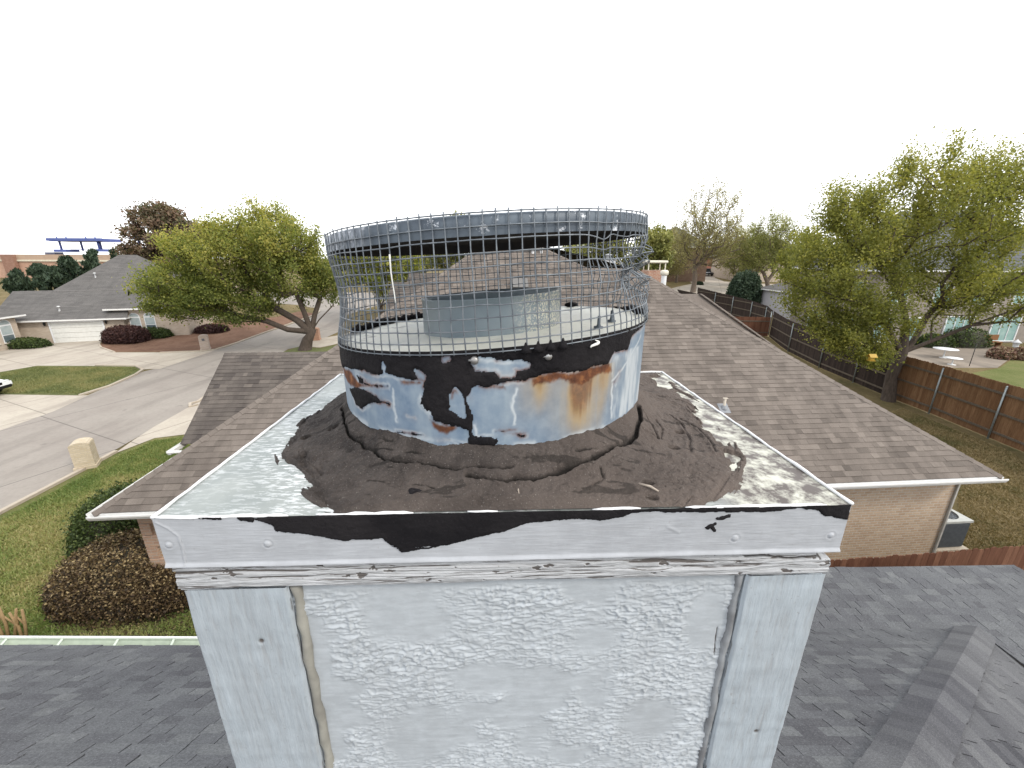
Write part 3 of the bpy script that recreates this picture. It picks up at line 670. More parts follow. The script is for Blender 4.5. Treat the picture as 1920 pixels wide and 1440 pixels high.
# orange run-off below the torn edge
def run(x0, x1, y0, y1, amt):
    a_, zt = cylaz(620+x0/3.2, 620+y0/3.2); b_, _ = cylaz(620+x1/3.2, 620+y0/3.2); zb = cylaz(620+x0/3.2, 620+y1/3.2)[1]
    c_, w_ = (a_+b_)/2, abs(b_-a_)/2
    return amt*np.exp(-((A-c_+.004*fbm(A*4, Z*9, seed=113))/w_)**2)*smooth(zb, zt, Z)*(Z < zt+.004)
vst = .7+.55*fbm(A*70, Z*5, seed=115)
stain = (run(1415, 1610, 290, 800, 1.3)+run(1205, 1310, 290, 560, .9)+run(1645, 1695, 215, 520, 1.0)+run(1330, 1720, 240, 900, .62)+run(1090, 1240, 320, 620, .35))*np.clip(vst, .1, 1.2)
rust = np.maximum(rust, .75*smooth(.75, 1.25, stain))
pale = np.exp(-((-tar-.0035)/.0024)**2)*(tar < 0)*smooth(-.3, .4, fbm(A*30, Z*30, seed=117))*.6
pale = np.maximum(pale, .75*smooth(-.002, .003, SD([(1690, 150), (1790, 110), (1880, 60), (1880, 400), (1790, 480), (1680, 540), (1690, 300)])+wa)*smooth(-.25, .3, fbm(A*60, Z*14, seed=118)))
for L in ([(1690, 300), (1740, 240), (1800, 150), (1860, 30)], [(1680, 520), (1690, 320)], [(1800, 440), (1803, 260)], [(375, 350), (380, 450), (395, 545)], [(1110, 350), (1090, 430), (1105, 560)], [(860, 570), (875, 630), (900, 640)], [(540, 395), (545, 440), (575, 480), (600, 500)]):
    pale = np.maximum(pale, .85*np.exp(-(dline(A+wa, Z, z8(L))/.0022)**2))
pale = np.maximum(pale, .8*smooth(.012, .0, np.abs(lo+.004*fbm(A*20, Z*5, seed=119)))*smooth(-.1, .2, fbm(A*30, Z*40, seed=120)))
P = np.stack([X, Y, Z], -1)
SHR = grid_obj('shroud', P, M_shroud, CH, dict(rust=np.clip(rust, 0, 1), stain=np.clip(stain, 0, 1), pale=np.clip(pale, 0, 1)), True, True)
SHR['label'] = 'round galvanised collar with rust runs and torn black tar band'
rz = (.0010+.0013*smooth(0, .006, tar)+.0009*fbm(A*45, Z*45, o=4, seed=121)+.0006*fbm(A*140, Z*140, seed=123))
bulge = .004*np.exp(-(np.hypot(A-cylaz(620+1310/3.2, 620+150/3.2)[0], Z-cylaz(620+1310/3.2, 620+150/3.2)[1])/.02)**2)*(1+fbm(A*80, Z*80, seed=124))
Rr = CR+np.where(tar > 0, rz+bulge, -.002)
P = np.stack([CX+Rr*np.sin(TH), CY-Rr*np.cos(TH), Z+np.where(VV > .985, .003, 0)], -1)
grid_keep('tar_coat', P, tar > -.003, M_tar, SHR, {}, True)
mb = MB()
for x, y in ((865, 175), (1300, 150)):
    a, z = cylaz(620+x/3.2, 620+y/3.2); t_ = a/CR; nrm = np.array([math.sin(t_), -math.cos(t_), 0]); c = np.array([CX, CY, z])+nrm*(CR+.001)
    tt = np.array([math.cos(t_), math.sin(t_), 0]); mb.tube([c, c+nrm*.004, c+nrm*.0065], [.0058, .0058, .004], 10)
    mb.tube([c+nrm*.002+tt*-.008, c+nrm*.005], .002, 5); mb.build('screw', M_screw, SHR); mb = MB()
# torn paint curl hanging at the right of the rim
mb = MB(); pts = []
for i in range(15):
    t_ = i/14; x_ = 1570+22*math.sin(t_*5.2)-4*t_; y_ = 52+46*t_
    a, z = cylaz(620+x_/3.2, 620+y_/3.2); an = a/CR; pts.append((CX+(CR+.006)*math.sin(an), CY-(CR+.006)*math.cos(an), z))
mb.tube(pts, [.0006+.0016*math.sin(math.pi*i/14) for i in range(15)], 6); mb.build('paint_curl', M_wirew, SHR)
# tar lumps on the far rim
mb = MB(); r_ = random.Random(11)
for i in range(70):
    t_ = math.radians(-172+i*1.15); rr_ = CR-.002+r_.uniform(-.004, .004); x, y = CX+rr_*math.sin(t_), CY-rr_*math.cos(t_)
    bm = bmesh.new(); bmesh.ops.create_icosphere(bm, subdivisions=1, radius=r_.uniform(.006, .012))
    mb.idx([np.array([x, y, tilt(x, y)+.002])+np.array(v.co)*(1+.3*r_.uniform(-1, 1)) for v in bm.verts], [[v.index for v in f.verts] for f in bm.faces], smooth=True); bm.free()
mb.build('tar_bead', M_tar, SHR)
for t_ in (math.radians(88), math.radians(100), math.radians(140)):
    mb = MB()
    x, y = CX+CR*math.sin(t_), CY-CR*math.cos(t_)
    bm = bmesh.new(); bmesh.ops.create_icosphere(bm, subdivisions=2, radius=.010)
    mb.idx([np.array([x, y, tilt(x, y)+.003])+np.array(v.co)*np.array([1.6, 1, .7])*(1+.2*r_.uniform(-1, 1)) for v in bm.verts], [[v.index for v in f.verts] for f in bm.faces], smooth=True); bm.free(); mb.build('tar_lump', M_tar, SHR)
mb = MB()
for k_ in range(4):                                              # tar pulled up onto the wires
    a, z = cylaz(620+(1168+k_*73)/3.2, 620+85/3.2); t_ = a/CR+.0; x, y = CX+(CR+.003)*math.sin(t_), CY-(CR+.003)*math.cos(t_); z = tilt(x, y)
    mb.tube([(x, y, z-.006), (x, y, z), (x, y, z+.003), (x, y, z+.007)], [.009, .005, .0024, .0011], 7); mb.build('tar_drip', M_tar, SHR); mb = MB()

# ---- top plate
rs = np.concatenate([[.001], np.linspace(.03, CR-.003, 40), [CR-.001]]); tt_ = np.linspace(0, 2*math.pi, 181)[:-1]
TT, RS = np.meshgrid(tt_, rs, indexing='ij'); X = CX+RS*np.sin(TT); Y = CY-RS*np.cos(TT)
Zp = tilt(X, Y)-.002+.0012*fbm(X*9, Y*9, seed=131)+np.where(RS > CR-.006, .0015, 0)
dark = smooth(CR-.03, CR-.002, RS+.02*fbm(X*40, Y*40, seed=132))*smooth(.5, .9, np.cos(TT-math.radians(-100)))+.7*smooth(.25, .45, fbm(X*30, Y*60, seed=134))*smooth(-.18, -.26, X)
PLT = grid_obj('top_plate', np.stack([X, Y, Zp], -1)[:, ::-1], M_plate, CH, dict(dark=np.clip(dark, 0, 1)[:, ::-1]), True, True)
M_bolt = simple('dark_bolt', (.10, .12, .14), None, 80, .5, 0, metal=.6)
for px, py in ((1122, 618), (1146, 607)):
    P0 = atz(px, py, H-.115); x, y = P0[0], P0[1]; z = tilt(x, y)
    mb = MB(); mb.lathe((x, y, z), [(.008, -.002), (.008, .001), (.004, .0015), (.0028, .005), (.0026, .018), (.001, .0185)], 10); mb.build('bolt', M_bolt, PLT)
# ---- open flue pipe
PCX, PCY, PR = -.0396, .80, .131
def ptop(x, y): return H-.0665+.072*(x-PCX)-.0235*(y-PCY)
th_ = np.linspace(-math.pi, math.pi, 145)[:-1]; prof = [(PR, 0.0), (PR, .25), (PR, .5), (PR, .75), (PR, .93), (PR+.0012, .96), (PR+.0012, 1.0), (PR-.0015, 1.0), (PR-.0025, .9), (PR-.0025, .5), (PR-.0025, 0.0)]
TT, II = np.meshgrid(th_, np.arange(len(prof)), indexing='ij')
RR = np.array([p[0] for p in prof])[II]; FF = np.array([p[1] for p in prof])[II]
X = PCX+RR*np.sin(TT); Y = PCY-RR*np.cos(TT); zb = tilt(X, Y)-.003; Zz = zb+(ptop(X, Y)-zb)*FF
fleck = smooth(.2, .75, np.sin(TT))*(np.cos(TT) > -.2)
FLU = grid_obj('flue_pipe', np.stack([X, Y, Zz], -1), M_flue, CH, dict(fleck=np.clip(fleck, 0, 1)), True, True)
mb = MB(); mb.lathe((PCX, PCY, H-.36), [(PR-.003, .22), (PR-.004, 0), (.001, 0)], 48); mb.build('flue_throat', M_lidin, FLU)
# ---- rain lid
lr = .2845; LCX = -.0455
prof = [(.002, -.004, 0), (lr*.5, -.004, 0), (lr-.004, -.006, 0), (lr-.002, -.024, 0), (lr, -.024, 1), (lr, -.012, 1), (lr, .0, 1), (lr-.003, .002, 1), (lr*.6, .008, 1), (.002, .012, 1)]
TT, II = np.meshgrid(np.linspace(0, 2*math.pi, 181)[:-1], np.arange(len(prof)), indexing='ij')
def lid_pts(idx):
    II = np.array(idx); TT, I2 = np.meshgrid(np.linspace(0, 2*math.pi, 181)[:-1], II, indexing='ij')
    RR = np.array([p[0] for p in prof])[I2]; ZZ = np.array([p[1] for p in prof])[I2]
    X = LCX+RR*np.sin(TT); Y = CY-RR*np.cos(TT); return np.stack([X, Y, tilt_lid(X, Y)+.024+ZZ+.0006*fbm(TT*3, RR*8, seed=141)], -1), TT
Pl, Tl = lid_pts([4, 5, 6, 7, 8, 9])
worn = smooth(-.5, -.8, np.where(Tl > math.pi, Tl-2*math.pi, Tl))
LID = grid_obj('rain_lid', Pl, M_lid, CH, dict(worn=np.clip(worn, 0, 1)), True, True)
Pl, Tl = lid_pts([0, 1, 2, 3, 4])
grid_obj('lid_underside', Pl, M_lidin, LID, None, True, True)
# ---- hardware-cloth cage
NW, NR, SPC = 112, 12, .0160
def cage(t, h):
    """angle from the front, height above the rim -> point, with the dents of the real cage"""
    x0, y0 = CX+CR*math.sin(t), CY-CR*math.cos(t)
    fr = h/(SPC*(NR-1)); zb = tilt(x0, y0)-.004; zt = tilt_lid(x0, y0)+.0265
    z = zb+(zt-zb)*fr; f01 = min(max(fr, 0), 1); r = CR+.0028+(lr+.0028-CR-.0028)*f01; ccx = CX+(LCX-CX)*f01
    mid = math.sin(math.pi*min(max(fr, 0), 1))
    dl = math.exp(-((t+1.35)/.55)**2); r -= .013*dl*math.sin(math.pi*min(1, fr*1.15))**1.5 if fr < .87 else 0
    cr_ = math.exp(-((t-1.45)/.62)**2); cz = math.exp(-((fr-.50)/.26)**2)
    nn = lambda s, a, b: float(vnoise(np.array([a]), np.array([b]), seed=s)[0])
    r += .034*cr_*cz*nn(201, t*7, fr*9)-.014*cr_*cz; t2 = t+.08*cr_*cz*nn(202, t*6, fr*6); z += .013*cr_*cz*nn(203, t*8, fr*8)
    tp = math.exp(-((t-.72)/.16)**2)*math.exp(-((fr-.78)/.10)**2); z += .006*tp*nn(204, t*14, fr*12)-.004*tp; r -= .006*tp
    if fr < .95: r += .0022*mid*nn(205, t*4, fr*4); z += .0016*mid*nn(206, t*9, fr*5); t2 += .006*mid*nn(207, t*7, fr*5)
    return (ccx+r*math.sin(t2), CY-r*math.cos(t2), z)
mb = MB(); wr = .0009; r_ = random.Random(3)
for i in range(NW):
    t = -math.pi+2*math.pi*(i+.5)/NW; n = (NR-1)*2; top = NR-1+r_.uniform(-.1, .25)
    mb.tube([cage(t, SPC*(top*j/n)) for j in range(n+1)], [wr*(1.25 if j % 2 == 0 else 1) for j in range(n+1)], 5, caps=True)
for j in range(NR):
    m = NW*2; fr = j
    mb.tube([cage(-math.pi+2*math.pi*(i+1)/m, SPC*j+(.002 if j == 0 else 0)) for i in range(m+1)], [wr*(1.2 if i % 2 == 0 else 1) for i in range(m+1)], 5, caps=False)
mb.build('wire_cage', M_wire, CH)
mb = MB(); a, z = cylaz(743, 470); t = -math.pi+2*math.pi*(round((a/CR+math.pi)/(2*math.pi)*NW-.5)+.5)/NW
pts = [cage(t, SPC*(4.6+3.9*j/10)) for j in range(11)]; mb.tube([(p[0]-.0002, p[1]-.0012, p[2]) for p in pts], [.0007+.0005*j/10 for j in range(11)], 6)
w_ = mb.build('painted_wire', M_wirew, CH); w_['label'] = 'single wire thick with white paint'

# ================================================================== ground and streets
def sheet(name, pts, z, mat, conv=True):
    P = [g(*p) if conv else p for p in pts]; bm = bmesh.new()
    f = bm.faces.new([bm.verts.new((p[0], p[1], 0)) for p in P]); bmesh.ops.triangulate(bm, faces=[f])
    ys = np.arange(T0, T1+.1, 74)
    for y in ys: bmesh.ops.bisect_plane(bm, geom=bm.verts[:]+bm.edges[:]+bm.faces[:], plane_co=(0, float(y), 0), plane_no=(0, 1, 0), dist=1e-5)
    bm.normal_update()
    for f in bm.faces:
        if f.normal.z < 0: f.normal_flip()
    for v in bm.verts: v.co.z = terr(v.co.x, v.co.y)+z
    me = bpy.data.meshes.new(name); bm.to_mesh(me); bm.free(); me.materials.append(mat)
    ob = bpy.data.objects.new(name, me); S.collection.objects.link(ob); return struct(ob)
def grass_mat(name, cols, sc=.35):
    k = NB(name); v = k.coord('Object')
    a = k.noise(v, sc, 6, .6); b = k.noise(v, 3.0, 5, .7); c_ = k.noise(k.coord('Object', (1, 1, 1)), 38, 4, .8)
    c = k.ramp(k.math('ADD', k.math('MULTIPLY', a, .6), k.math('MULTIPLY', b, .4)), [(.34+.32*i/(len(cols)-1), q) for i, q in enumerate(cols)])
    c = k.mix(.6, c, k.ramp(c_, [(.3, .45), (.7, 1.25)]), 'MULTIPLY')
    return k.set(c, .95, 0, .1, k.bump(c_, 1.0, .05))
M_lawn = grass_mat('spring_lawn', [(.085, .115, .032), (.13, .15, .05), (.19, .18, .075), (.25, .21, .10)])
M_lawn2 = grass_mat('green_lawn', [(.085, .10, .04), (.125, .14, .055), (.175, .17, .08)])
M_dorm = grass_mat('dormant_grass', [(.085, .082, .034), (.135, .11, .052), (.18, .14, .07), (.22, .175, .095)])
M_mulch = grass_mat('red_mulch', [(.13, .075, .05), (.19, .11, .075), (.24, .15, .105)], .6)
M_soil = grass_mat('bed_soil', [(.05, .042, .025), (.10, .075, .05), (.15, .115, .08), (.09, .085, .035)], .9)
def conc(name, a, b, joint=None):
    k = NB(name); v = k.coord('Object'); n = k.noise(v, .35, 6, .65); n2 = k.noise(v, 6, 5, .7); st = k.noise(k.coord('Object', (.9, .10, 1), (0, 0, .18)), 1.0, 5)
    c = k.mix(k.ramp(n, [(.35, 0.0), (.65, 1.0)]), a, b); c = k.mix(k.ramp(n2, [(.45, 0.0), (.75, .4)]), c, tuple(x*.72 for x in a))
    c = k.mix(k.ramp(st, [(.5, 0.0), (.68, .5)]), c, tuple(x*.66 for x in a))
    c = k.mix(k.ramp(k.noise(v, 1.1, 4, .7), [(.62, 0.0), (.74, .5)]), c, tuple(x*.5 for x in a))
    if joint:
        b = k.n("ShaderNodeTexBrick"); k.l(k.coord('Object', (1, 1, 1), (0, 0, .42)), b.inputs['Vector']); b.offset = 0
        for nm_, vv in (('Scale', 1), ('Brick Width', joint), ('Row Height', joint*1.1), ('Mortar Size', .028), ('Mortar Smooth', .2)): b.inputs[nm_].default_value = vv
        c = k.mix(k.math('MULTIPLY', b.outputs['Fac'], .7), c, tuple(x*.38 for x in a))
    return k.set(c, .85, 0, .25, k.bump(n2, .2, .01))
M_street = conc('worn_street', (.225, .20, .178), (.275, .25, .222), 7.0)
M_drive = conc('pale_concrete', (.33, .29, .245), (.41, .37, .31), 3.6)
M_curb = conc('kerb_concrete', (.36, .31, .25), (.42, .37, .30))
bm = bmesh.new(); E = 700
bm.faces.new([bm.verts.new(p) for p in ((-E, -60, 0), (E, -60, 0), (E, E, 0), (-E, E, 0))])
for y in (T0, T1): bmesh.ops.bisect_plane(bm, geom=bm.verts[:]+bm.edges[:]+bm.faces[:], plane_co=(0, y, 0), plane_no=(0, 1, 0))
for v in bm.verts: v.co.z = terr(v.co.x, v.co.y)
me = bpy.data.meshes.new('ground'); bm.to_mesh(me); bm.free(); me.materials.append(M_dorm)
ob = bpy.data.objects.new('ground', me); S.collection.objects.link(ob); struct(ob)
# street (far kerb line, then near kerb line), running on into a cross street
sheet('street', [(-500, 1010), (-250, 890), (-60, 820), (0, 806), (100, 770), (165, 741), (205, 724), (268, 697), (300, 690), (400, 656), (505, 622), (592, 592), (600, 585), (590, 577), (560, 572), (480, 566), (480, 548), (780, 549), (790, 560), (700, 575), (652, 590), (640, 620), (592, 642), (540, 655), (400, 738), (370, 757), (300, 796), (150, 882), (0, 960), (-160, 1040), (-400, 1180)], .012, M_street)
sheet('driveway', [(-160, 668), (0, 657), (72, 648), (72, 641), (203, 636), (214, 637), (190, 641), (185, 648), (215, 661), (300, 661), (378, 659), (404, 657), (300, 692), (268, 693), (255, 687), (70, 686), (0, 698), (-160, 725)], .016, M_drive)
sheet('driveway', [(-260, 745), (-60, 743), (0, 740), (150, 742), (168, 741), (100, 772), (0, 808), (-120, 850), (-260, 900)], .016, M_drive)
sheet('driveway', [(215, 851), (250, 826), (290, 800), (340, 772), (366, 757), (378, 750), (420, 760), (420, 830), (347, 815), (290, 822)], .016, M_drive)
sheet('walk', [(560, 649), (592, 636), (640, 628), (660, 622), (680, 626), (650, 640), (600, 652)], .016, M_drive)
sheet('lawn', [(0, 697), (70, 686), (255, 687), (268, 692), (255, 703), (205, 725), (150, 741), (0, 740), (-200, 742), (-200, 720)], .008, M_lawn2)
sheet('lawn', [(-400, 1190), (-160, 1050), (0, 966), (150, 888), (215, 852), (290, 822), (347, 816), (420, 832), (600, 900), (600, 1290), (-400, 1290)], .008, M_lawn)
sheet('lawn', [(525, 662), (560, 650), (600, 653), (650, 641), (700, 640), (700, 690), (500, 690)], .008, M_lawn2)
sheet('lawn', [(352, 768), (372, 755), (392, 742), (440, 745), (440, 775)], .008, M_lawn)
sheet('mulch_bed', [(185, 646), (203, 640), (280, 622), (400, 606), (520, 594), (560, 584), (592, 588), (590, 592), (505, 621), (400, 655), (378, 658), (300, 660), (215, 660), (190, 653)], .008, M_mulch)
sheet('planting_bed', [(95, 1180), (85, 1150), (150, 1120), (300, 1060), (480, 1080), (480, 1240), (150, 1225)], .016, M_soil)
sheet('side_street', [(1235, 548), (1270, 538), (1298, 532), (1272, 512), (1268, 506), (1310, 507), (1335, 510), (1345, 516), (1340, 521), (1358, 528), (1400, 531), (1480, 534), (1480, 560), (1400, 556), (1330, 556), (1240, 552)], .016, M_drive)
sheet('patio', [(1700, 690), (1690, 664), (1740, 648), (1860, 648), (1900, 668), (1870, 690)], .016, conc('patio_stone', (.17, .145, .12), (.25, .21, .17)))
sheet('lawn', [(1820, 700), (1875, 690), (1905, 668), (1990, 668), (2060, 720), (1960, 740)], .008, grass_mat('bright_lawn', [(.10, .125, .035), (.15, .165, .06), (.19, .18, .08)]))
def kerb(name, pts, w=.15, h=.09, dx=0):
    mb = MB(); P = []
    for (a, b) in zip(pts[:-1], pts[1:]):
        A_, B_ = g(*a), g(*b); n = max(1, int(np.linalg.norm(B_-A_)/1.2)); P += [A_+(B_-A_)*i/n for i in range(n)]
    P.append(g(*pts[-1])); L = []
    for i, p in enumerate(P):
        d = P[min(i+1, len(P)-1)]-P[max(i-1, 0)]; nn = np.array([-d[1], d[0]])/np.hypot(d[0], d[1])
        L.append((p[0]+nn[0]*w/2, p[1]+nn[1]*w/2, p[0]-nn[0]*w/2, p[1]-nn[1]*w/2, terr(p[0], p[1])))
    for a, b in zip(L[:-1], L[1:]):
        z0, z1 = a[4]+h, b[4]+h; za, zb = a[4]-.05, b[4]-.05
        mb.face([(a[0], a[1], z0), (a[2], a[3], z0), (b[2], b[3], z1), (b[0], b[1], z1)])
        mb.face([(a[2], a[3], z0), (a[2], a[3], za), (b[2], b[3], zb), (b[2], b[3], z1)]); mb.face([(a[0], a[1], za), (a[0], a[1], z0), (b[0], b[1], z1), (b[0], b[1], zb)])
    for q in (L[0], L[-1]): mb.face([(q[0], q[1], q[4]-.05), (q[2], q[3], q[4]-.05), (q[2], q[3], q[4]+h), (q[0], q[1], q[4]+h)])
    o = mb.build(name, M_curb); struct(o)
kerb('kerb', [(-60, 1008), (0, 963), (150, 885), (218, 848)])
kerb('kerb', [(370, 760), (357, 764), (357, 758), (372, 754), (390, 742), (430, 718), (470, 695)])
kerb('kerb', [(150, 742), (205, 725), (255, 703), (268, 694), (255, 687), (180, 686)])
kerb('kerb', [(300, 662), (378, 659), (404, 656), (505, 621), (560, 602), (592, 590), (600, 584), (590, 578), (560, 573)])
kerb('kerb', [(215, 661), (190, 652), (186, 646)], .12, .08)

# ================================================================== roofs: materials
M_brown = shingle_mat('brown_shingles', [(.088, .075, .066), (.125, .106, .093), (.158, .135, .119), (.20, .172, .15)], 130)
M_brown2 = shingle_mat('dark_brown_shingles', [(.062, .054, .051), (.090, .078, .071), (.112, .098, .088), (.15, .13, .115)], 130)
M_grey = shingle_mat('charcoal_shingles', [(.070, .070, .078), (.092, .094, .103), (.114, .118, .125), (.145, .15, .154)], 55)
M_farroof = shingle_mat('far_grey_shingles', [(.105, .10, .098), (.125, .12, .116), (.148, .14, .135)], 30)
M_nbrick = brick_mat('buff_brick', (.43, .31, .215), (.53, .41, .30), (.50, .45, .38))
M_buff = simple('gutter_paint', (.70, .70, .69), (.62, .62, .61), 10, .5, .05)
M_sof = simple('soffit_paint', (.62, .61, .59), None, 10, .6, .05)

# ================================================================== neighbour's brick house
NA = atz(172, 963, H-4.85); NBp = atz(1880, 893, H-4.85)
NE = (NBp-NA)/np.linalg.norm(NBp-NA); NN = np.array([-NE[1], NE[0], 0]); NL = float(np.linalg.norm(NBp-NA)); PT = .667; QF = math.sqrt(1+PT*PT)
def nh(s, t, z): return NA+s*NE+t*NN+np.array([0, 0, z-NA[2]])
ZE = H-4.85
NH = thing('brick_house', 'tan brick house with large brown shingled hip roof behind the chimney', 'house', nh(NL/2, 8, 0)-np.array([0, 0, 0]))
VS = (NN+np.array([0, 0, PT]))/QF                               # up the front slope
def sv(poly): return [(a, b*QF) for a, b in poly]
mb = MB()
shingles(mb, NA, NE, VS, [sv([(0, 0), (NL, 0), (13.06, 6.7), (6.7, 6.7)]), sv([(6.7, 6.7), (11.4, 6.7), (9.6, 8.0), (8.0, 8.0)])], .145, (.12, .34), .0065, 2)
VL = (NE+np.array([0, 0, PT]))/QF                               # left slope (faces -s)
shingles(mb, NA, -NN, VL, [[(0, 0), (-8.0, 8.0*QF), (-11.0, 8.0*QF), (-17, 2*QF), (-17, 0)]], .145, (.4, .9), .005, 3)
VR = (-NE+np.array([0, 0, PT]))/QF
shingles(mb, NBp, NN, VR, [[(0, 0), (17, 0), (17, 6.7*QF), (6.7, 6.7*QF)]], .145, (.4, .9), .005, 4)
zf = lambda t: ZE+PT*t
for poly in ([nh(6.7, 6.7, zf(6.7)), nh(8, 8, zf(8)), nh(9.6, 8, zf(8)), nh(9.6, 14, zf(8)-.1), nh(8, 11, zf(8)), ],
             [nh(9.6, 8, zf(8)), nh(13.06, 6.7, zf(6.7)), nh(13.06, 17, zf(6.7)), nh(9.6, 17, zf(8)-.1)],
             [nh(8, 11, zf(8)), nh(9.6, 14, zf(8)-.1), nh(9.6, 17, zf(8)-.1), nh(2, 17, zf(2)), nh(2, 17, ZE)]):
    mb.face(poly, .4)
ROOF = mb.build('roof', M_brown, NH)
mb = MB()
upn = np.array([0, 0, 1.0])
def hipcap(P0, P1, d1, d2, **k): caps(mb, P0, P1, d1, d2, upn, **k)
dF = -VS; dL = -VL; dR = -VR
# down-slope directions on either side of a hip, measured square to the hip line
def perp(d, a, b):
    h = (np.array(b)-np.array(a)); h = h/np.linalg.norm(h); return d-h*np.dot(d, h)
a, b = nh(0, 0, ZE), nh(8, 8, zf(8)); hipcap(a, b, perp(dF, a, b), perp(dL, a, b), L=.19, w=.13)
a, b = nh(NL, 0, ZE), nh(13.06, 6.7, zf(6.7)); hipcap(a, b, perp(dF, a, b), perp(dR, a, b), L=.19, w=.13)
a, b = nh(8, 8, zf(8)), nh(9.6, 8, zf(8)); hipcap(a, b, dF, -dF*np.array([1, 1, -1]), L=.2, w=.13)
a, b = nh(11.4, 6.7, zf(6.7)), nh(9.6, 8.0, zf(8)); hipcap(a, b, dF, perp(dR, a, b), L=.2, w=.1)
a, b = nh(13.06, 6.7, zf(6.7)), nh(11.4, 6.7, zf(6.7)); hipcap(a, b, dF, -dF*np.array([1, 1, -1]), L=.2, w=.13)
mb.build('ridge_cap', M_brown, ROOF)
mb = MB(); mb.box(nh(0, 0, 0)*0+(nh(NL/2, 0, ZE)+nh(NL/2, 0, ZE))/2*1.0, (.001, .001, .001)); mb = MB()
# gutter: an open K channel along the front and left eaves
def channel(mb, a, b, out, w=.11, h=.10, lip=.012):
    a, b, o = np.array(a, float), np.array(b, float), np.array(out, float); Z = np.array([0, 0, 1.0])
    prof = [(0, 0), (0, -h), (w*.7, -h), (w, -.35*h), (w, 0), (w-lip, 0), (w-lip, -.3*h), (w*.66, -h+.012), (.012, -h+.012), (.012, 0)]
    pa = [a+o*x+Z*z for x, z in prof]; pb = [b+o*x+Z*z for x, z in prof]; n = len(prof)
    for i in range(n):
        j = (i+1) % n; mb.face([pa[i], pa[j], pb[j], pb[i]])
    mb.face(pa[::-1]); mb.face(pb)
channel(mb, nh(-.02, -.005, ZE-.012), nh(NL+.02, -.005, ZE-.012), -NN); mb.build('gutter', M_buff, NH)
mb = MB(); channel(mb, nh(-.005, 2.8, ZE-.012), nh(-.005, .0, ZE-.012), -NE); mb.build('gutter', M_buff, NH)
mb = MB(); channel(mb, nh(-.40, 2.75, ZE-.012), nh(-.40, 3.7, ZE-.012), -NE); mb.box(nh(-.30, 2.75, ZE-.03), (.34, .10, .03), ax=(NE, NN, EZ)); mb.build('gutter', M_buff, NH)
mb = MB()                                                       # soffit and fascia boards
mb.box(nh(NL/2, .30, ZE-.17), (NL-.02, .58, .012), ax=(NE, NN, EZ)); mb.box(nh(NL/2, .012, ZE-.085), (NL, .02, .15), ax=(NE, NN, EZ))
mb.box(nh(.30, 8, ZE-.17), (.58, 15, .012), ax=(NE, NN, EZ)); mb.box(nh(NL-.55, 8, ZE-.17), (1.1, 15, .012), ax=(NE, NN, EZ))
mb.build('eave_board', M_sof, NH)
def s_on(px, py, t, z):                                          # where a photo point meets the vertical wall plane t
    d = ray(px, py); P = CAM_P+d*(((NA-CAM_P) @ NN+t)/(d @ NN)); return float((P-NA) @ NE)
S_R = s_on(1795, 908, .6, 0); S_L = s_on(268, 985, .6, 0)
mb = MB(); mb.extr([nh(S_L, .6, 0), nh(S_R, .6, 0), nh(S_R, .6, ZE-.177), nh(S_L, .6, ZE-.177)], 15*NN); mb.build('wall', M_nbrick, NH)
mb = MB(); r_ = random.Random(4); z = 0
while z < ZE-.3:                                                # toothed brick corner
    w = .34 if int(z/.30) % 2 else .22
    mb.box(nh(S_L+w/2-.035, .6-.03+.15, z+.145), (w, .36, .285), ax=(NE, NN, EZ), bevel=.012); z += .30
mb.build('corner_quoin', brick_mat('rough_brick', (.40, .26, .19), (.48, .34, .25), (.42, .35, .29), 1, .2, .075), NH)
mb = MB(); mb.box(nh(S_R+.0, .57, ZE/2-.1), (.055, .05, ZE-.2), ax=(NE, NN, EZ), bevel=.01); mb.build('downspout', simple('downspout_paint', (.42, .41, .38), None, 8, .6, .05), NH)
# street-side gable wing
WE, WR = 3.16, 5.85; zr = H-2.97; pw = (zr-ZE)/(WR-WE); qw = math.sqrt(1+pw*pw); VW = (NN+np.array([0, 0, pw]))/qw
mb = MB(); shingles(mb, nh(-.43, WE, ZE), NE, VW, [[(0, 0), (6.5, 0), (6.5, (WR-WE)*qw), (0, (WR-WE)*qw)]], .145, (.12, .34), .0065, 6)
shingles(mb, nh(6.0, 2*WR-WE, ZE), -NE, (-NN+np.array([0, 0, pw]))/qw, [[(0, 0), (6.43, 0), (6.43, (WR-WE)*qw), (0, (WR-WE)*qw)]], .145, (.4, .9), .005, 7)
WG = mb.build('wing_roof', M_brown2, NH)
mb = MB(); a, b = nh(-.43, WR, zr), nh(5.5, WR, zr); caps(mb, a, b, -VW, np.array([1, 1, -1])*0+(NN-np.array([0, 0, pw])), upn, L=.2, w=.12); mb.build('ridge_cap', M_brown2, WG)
mb = MB(); mb.extr([nh(-.2, WE+.4, 0), nh(-.2, WE+.4, ZE), nh(-.2, WR, zr-.12), nh(-.2, 2*WR-WE-.4, ZE), nh(-.2, 2*WR-WE-.4, 0)][::-1], .8*NE); mb.build('wall', M_nbrick, NH)
mb = MB()
for s_ in (-1, 1):
    a, b = nh(-.44, WR, zr-.02), nh(-.44, WR+s_*(WR-WE), ZE-.02); d = b-a; mb.extr([a, b, b-np.array([0, 0, .14]), a-np.array([0, 0, .14])], .025*NE)
mb.build('rake_board', M_sof, NH)
